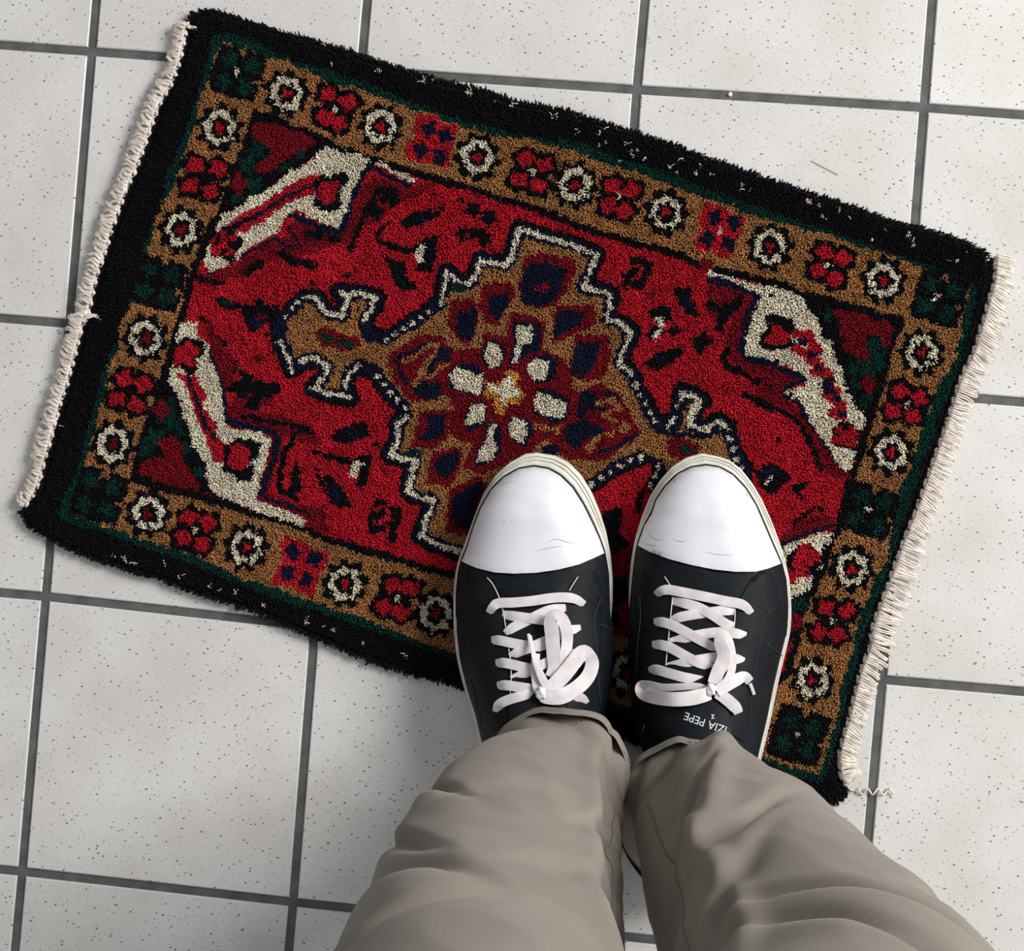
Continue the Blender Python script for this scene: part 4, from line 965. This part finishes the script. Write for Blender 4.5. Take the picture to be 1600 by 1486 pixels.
RIGHT = dict(
    label='right one of the two sneakers, pale lettering showing on its tongue', base=(1102, 1030),
    solL=pts('P 1096 708 T 520 147 430 202 350 292 280 402 220 552 175 702 150 852 140 980 P 982 950 990 972 996 1000 1000 1040 1006 1100 1009 1160 1018 1220 1027 1280 1042 1325 1100 1352'),
    solR=pts('P 1096 708 T 720 137 810 165 890 230 960 320 1020 420 1080 550 1130 680 1175 820 1205 960 1217 1120 P 1237 960 1235 990 1224 1033 1215 1072 1204 1126 1193 1171 1180 1230 1165 1290 1145 1330 1100 1352'),
    upL=pts('T 650 200 550 215 460 260 380 340 320 430 290 520 240 600 195 730 178 850 165 960 P 986 940 981 975 981 1040 987 1100 1000 1160 1016 1220 1031 1280 1047 1320 1100 1340'),
    upR=pts('T 650 200 740 215 830 265 910 350 980 460 1040 600 1100 740 1150 850 1178 960 1190 1120 P 1230 960 1228 990 1217 1033 1208 1072 1197 1126 1186 1171 1173 1230 1158 1290 1140 1325 1100 1340'),
    cap='T 650 201 550 216 461 261 381 341 321 431 291 521 241 601 197 731 280 775 400 820 550 860 700 890 850 906 980 905 1060 885 1148 850 1098 740 1038 600 978 460 908 350 828 266 740 216',
    stays=['T 290 820 415 995 430 1010 V 465 155 440 400 420 660 400 760 330 930 P 1010 1130 1001 1110 1000 1060 996 1000 995 950 998 905 1003 872',
           'T 960 945 890 1060 V 925 250 905 500 890 740 870 960 880 1140 P 1165 1160 1185 1130 1195 1085 1204 1040 1214 1000 1221 970 1217 920 1205 893 1190 893'],
    tongue='P 1050 928 1148 950 1144 1000 1141 1060 1138 1110 1140 1146 1115 1164 1080 1164 1040 1156 1014 1142 1006 1130 1012 1110 1025 1080 1040 1045 1044 1000 1046 960',
    rise=.004, creases=['T 235 715 280 728 330 735', 'T 430 690 480 705 520 700', 'T 250 610 300 680 380 700', 'T 915 385 925 400 938 425', 'T 440 280 455 300 450 320', 'T 620 770 720 790 860 800'],
    edges=['V 410 5 465 90', 'V 468 150 455 280 440 440 418 650', 'V 330 925 300 1000 250 1125', 'V 865 955 873 1050 880 1140', 'V 922 240 918 340 905 420'],
    seams=['V 1080 40 1120 140 1165 265', 'V 1230 220 1165 265 1120 350 1110 450 1085 560 1060 700 1040 900 1020 1100', 'V 1115 450 1190 520 1265 580', 'V 1100 30 1000 130 930 200', 'V 230 150 235 300 215 500 205 700'],
    bars=[('V 920 262 850 250 750 262 620 280 520 300 460 325', -.0008), ('V 470 180 560 200 660 230 760 285 850 345 910 362', .0002), ('V 1000 435 930 418 820 408 700 420 580 445 450 480', -.0004), ('V 335 335 390 335 460 355 560 405 680 470 800 540', .0006),
          ('V 985 620 920 600 800 590 680 605 560 630 425 660', -.0004), ('V 322 500 380 500 450 520 560 580 660 630 760 665', .0006), ('V 300 690 350 680 440 705 560 738 690 755', .0006),
          ('V 350 138 385 110 440 100 540 118 700 150 850 182 950 200 1000 225 1038 270', .0012)],
    bow=[('bow_loop', 'V 720 820 640 800 520 805 400 810 300 795 240 800 250 850 330 880 460 895 580 890 680 870 740 850', (.0042, .0052, .0060, .0080, .0110, .0120, .0100, .0062), [.0042, .0048, .0052, .0070, .0086, .0094, .0100, .0090], (.3, -.1)),
         ('bow_loop', 'V 765 780 795 700 835 620 840 560 815 490 820 430 860 450 890 540 900 640 880 730 810 810', (.0062, .0080, .0090, .0110, .0120, .0100, .0075, .0055), [.0082, .0096, .0090, .0074, .0068, .0058, .0050], (0, .35)),
         ('lace_end', 'V 790 840 850 800 930 755 990 730 1030 765', (.0072, .0080, .0080, .0070), [.0080, .0086, .0084, .0070, .0060], None),
         ('lace_end', 'V 790 850 840 880 890 920 930 960 948 995', (.0060, .0066, .0062), [.0072, .0082, .0082, .0060], None),
         ('aglet', 'V 1030 780 1045 815 1060 860', (.0050, .0048, .0046), [.0024, .0022, .0022], None)],
    knot=(1110.5, 1078, .0042), text=(1121.5, 1135.5, math.pi - .25, .0073), mark=(1113.5, 1119))
up_l, shoe_l = sneaker(LEFT)
up_r, shoe_r = sneaker(RIGHT)

# ------------------------------------------------------------------ the person: trousers on both legs
person = tag(empty('person', (*at(985, 1250, 0).xy, .0)), 'person seen from above in loose beige trousers, feet together in black sneakers on the rug', 'person')
def leg_axis(rows):
    """rows: level z, drawing x, y of the centre, radius in drawing px -> world"""
    out = []
    for z, x, y, r in rows:
        p = at(x, y, z); out.append((z, p.x, p.y, r * (CP[2] - z) / FPX))
    return out
def trouser_leg(rows, folds, creases, hem, seed, name, inseam):
    A = leg_axis(rows); zs = [a[0] for a in A]
    fx, fy, fr = (lambda z, k=k: float(np.interp(z, zs, [a[k] for a in A])) for k in (1, 2, 3))
    nth, nz = 220, 260; V = []; F = []
    zt = zs[-1]
    for j in range(nz + 1):
        s = j / nz
        for k in range(nth):
            th = 2 * math.pi * k / nth
            z0 = hem(th); z = z0 + (zt - z0) * s ** 1.35
            # smoothed centre line
            cx_ = sum(fx(z + d) for d in (-.012, -.006, 0, .006, .012)) / 5; cy_ = sum(fy(z + d) for d in (-.012, -.006, 0, .006, .012)) / 5; r = sum(fr(z + d) for d in (-.012, -.006, 0, .006, .012)) / 5
            d = 0
            q = Vector((math.cos(th) * 1.5, math.sin(th) * 1.5, z * 14 + seed))
            d += .0030 * noise.noise(q * .8) + .0022 * (.5 - abs(noise.noise(Vector((q.x * .9, q.y * .9, q.z * 1.1 + th * .6)) * 1.3)))
            for z_a, th_a, z_b, th_b, wid, hgt in creases:
                if z_a - .05 < z < z_b + .05:
                    tt = th_a + (th_b - th_a) * (z - z_a) / (z_b - z_a); dth = (th - tt + math.pi) % (2 * math.pi) - math.pi
                    w_ = max(0, min(1, (z - z_a + .05) / .05, (z_b + .05 - z) / .05))
                    d += hgt * w_ * math.exp(-(dth / wid) ** 2)
            for f in folds:
                # a fold: ridge (h>0) or valley along a slanting line in (angle, height); softer on one flank
                t0, z1, slope, wid, hgt, span = f
                dth = (th - t0 + math.pi) % (2 * math.pi) - math.pi
                e = (z - (z1 + slope * dth)) / wid
                prof = math.exp(-e * e * 1.8) if e < 0 else math.exp(-e * e * .35)
                d += hgt * prof * math.exp(-(dth / span) ** 2)
            rr = r + d
            V.append((cx_ + math.cos(th) * rr - person.location.x, cy_ + math.sin(th) * rr - person.location.y, z))
    for j in range(nz):
        for k in range(nth):
            F.append((j * nth + k, j * nth + (k + 1) % nth, (j + 1) * nth + (k + 1) % nth, (j + 1) * nth + k))
    # hem turned in
    b = len(V)
    for k in range(nth):
        th = 2 * math.pi * k / nth; p = V[k]
        c = (fx(.1) - person.location.x, fy(.1) - person.location.y)
        dx, dy = p[0] - c[0], p[1] - c[1]; L = math.hypot(dx, dy)
        V.append((p[0] - dx / L * .0022, p[1] - dy / L * .0022, p[2] - .0004)); 
    for k in range(nth):
        p = V[b + k]; V.append((p[0], p[1], p[2] + .02))
    for k in range(nth):
        k2 = (k + 1) % nth
        F.append((k2, k, b + k, b + k2)); F.append((b + k2, b + k, b + nth + k, b + nth + k2))
    o = mesh(name, V, F, person, MAT['cloth'])
    # row of hem stitching
    g = Geo(); row = []
    jj = 0
    for k in range(0, nth):
        th = 2 * math.pi * k / nth; z0 = hem(th)
        s = ((.013) / (zt - z0)) ** (1 / 1.35) * nz; j = int(s); f = s - j
        a = Vector(V[j * nth + k]) * (1 - f) + Vector(V[(j + 1) * nth + k]) * f
        c = Vector((fx(.1) - person.location.x, fy(.1) - person.location.y, a.z)); n = (a - c).normalized()
        row.append(a + n * .0003)
    for k in range(0, nth - 1, 2): g.tube([row[k], row[k + 1]], .00035, 4)
    st = g.build('hem_stitching', o, MAT['thread']); 
    # inner leg seam: a fine raised line down the leg
    for th in inseam:
        k = int(th / (2 * math.pi) * nth); g = Geo()
        line = [Vector(V[j * nth + k]) for j in range(int(nz * .25), nz)]
        c = [Vector((fx(p.z) - person.location.x, fy(p.z) - person.location.y, p.z)) for p in line]
        g.tube([p + (p - q).normalized() * .0002 for p, q in zip(line, c)], .0005, 5); g.build('leg_seam', o, MAT['thread'])
    return o
PI = math.pi
def hem_l(th):
    f = math.sin(th)                       # +1 towards the toes
    return .067 + .042 * f + .006 * math.sin(2 * th + .4) + .004 * math.sin(5 * th)
def hem_r(th):
    f = math.sin(th)
    return .063 + .038 * f + .006 * math.sin(2 * th - .6) + .004 * math.sin(5 * th + 1)
trouser_leg([(.02, 868, 1292, 114), (.06, 872, 1246, 119), (.09, 872, 1204, 114), (.108, 872, 1208, 108), (.125, 870, 1226, 99), (.15, 860, 1262, 110), (.18, 846, 1274, 125), (.22, 830, 1290, 141), (.30, 808, 1342, 167), (.40, 782, 1424, 194), (.50, 754, 1520, 218), (.60, 735, 1660, 275), (.75, 745, 1900, 350), (.92, 800, 2350, 470)],
            [(.9, .140, -.03, .008, -.0070, .9), (.4, .120, -.05, .007, -.0060, .4), (.5, .185, -.06, .012, -.0060, .45), (1.4, .185, -.03, .020, .0050, .9),
             (2.45, .325, -.14, .009, -.0080, .40), (2.4, .36, -.14, .020, .0040, .5), (1.65, .385, .02, .016, -.0045, .45), (2.4, .445, -.16, .011, -.0070, .45), (2.1, .53, -.10, .014, -.0070, .5), (2.1, .565, -.08, .02, .0040, .5),
             (1.55, .610, .02, .012, -.0130, .8), (1.5, .655, .0, .035, .0090, .9), (1.0, .50, .10, .016, -.0050, .4), (.6, .36, .12, .014, -.0070, .4)],
            [(.20, .95, .62, .62, .13, .0050), (.22, .55, .62, .20, .28, -.0060), (.15, 2.2, .45, 2.5, .35, .0030)],
            hem_l, 3.1, 'trouser_leg', (.33,))
trouser_leg([(.02, 1085, 1296, 118), (.06, 1080, 1268, 118), (.09, 1080, 1257, 113), (.108, 1082, 1264, 105), (.125, 1096, 1272, 101), (.15, 1108, 1287, 115), (.18, 1118, 1297, 124), (.22, 1132, 1310, 134), (.30, 1168, 1378, 161), (.40, 1228, 1462, 200), (.50, 1288, 1555, 232), (.60, 1350, 1690, 285), (.75, 1330, 1920, 360), (.92, 1240, 2350, 480)],
            [(2.5, .135, .04, .008, -.0080, .6), (3.0, .115, .03, .007, -.0060, .5), (1.7, .185, .02, .020, .0050, .7), (2.3, .30, .12, .012, -.0080, .5), (1.0, .25, -.06, .012, -.0050, .5), (.9, .28, -.06, .02, .0050, .6),
             (2.0, .40, .10, .014, -.0080, .6), (1.9, .44, .08, .022, .0060, .6), (.7, .42, -.05, .012, -.0050, .5),
             (1.55, .585, -.05, .010, -.0130, .65), (1.5, .605, -.05, .012, .0070, .6), (1.8, .625, -.06, .009, -.0100, .45), (1.7, .65, -.06, .012, .0080, .5), (1.35, .665, -.05, .009, -.0110, .6), (.75, .51, .08, .012, -.0080, .4), (2.4, .52, .12, .014, -.0060, .5)],
            [(.19, 1.60, .45, 2.45, .15, .0065), (.12, 2.25, .45, 2.95, .30, -.0065), (.36, 2.4, .62, 2.3, .10, .0045)],
            hem_r, 8.7, 'trouser_leg', (2.78,))

# ------------------------------------------------------------------ crumbs and hairs on the floor
def strand(name, s, label, mat, r, cat):
    P = spline([at(x, y, .0006) for x, y in pts(s)], 5); o = P[0].copy(); g = Geo(); g.tube([p - o for p in P], r, 5)
    ob = g.build(name, None, mat); ob.location = o
    return tag(ob, label, cat)
hair = material('dark_hair', (.09, .075, .065), .6, .3)
strand('hair', 'P 1267 251 1282 259 1296 266 1309 273', 'short dark hair lying on the pale tile above the rug', hair, .00018, 'hair')
c = at(1141, 148, GR)
bm = bmesh.new(); bmesh.ops.create_icosphere(bm, subdivisions=2, radius=.0016)
for v in bm.verts: v.co *= 1 + .35 * noise.noise(v.co * 900); v.co.z *= .7; v.co.z += .0009
me = bpy.data.meshes.new('crumb'); bm.to_mesh(me); bm.free()
cr = link('crumb', me, None, material('white_crumb', (.85, .84, .82), .7)); cr.location = c
tag(cr, 'tiny white crumb in the dark joint above the rug', 'crumb')
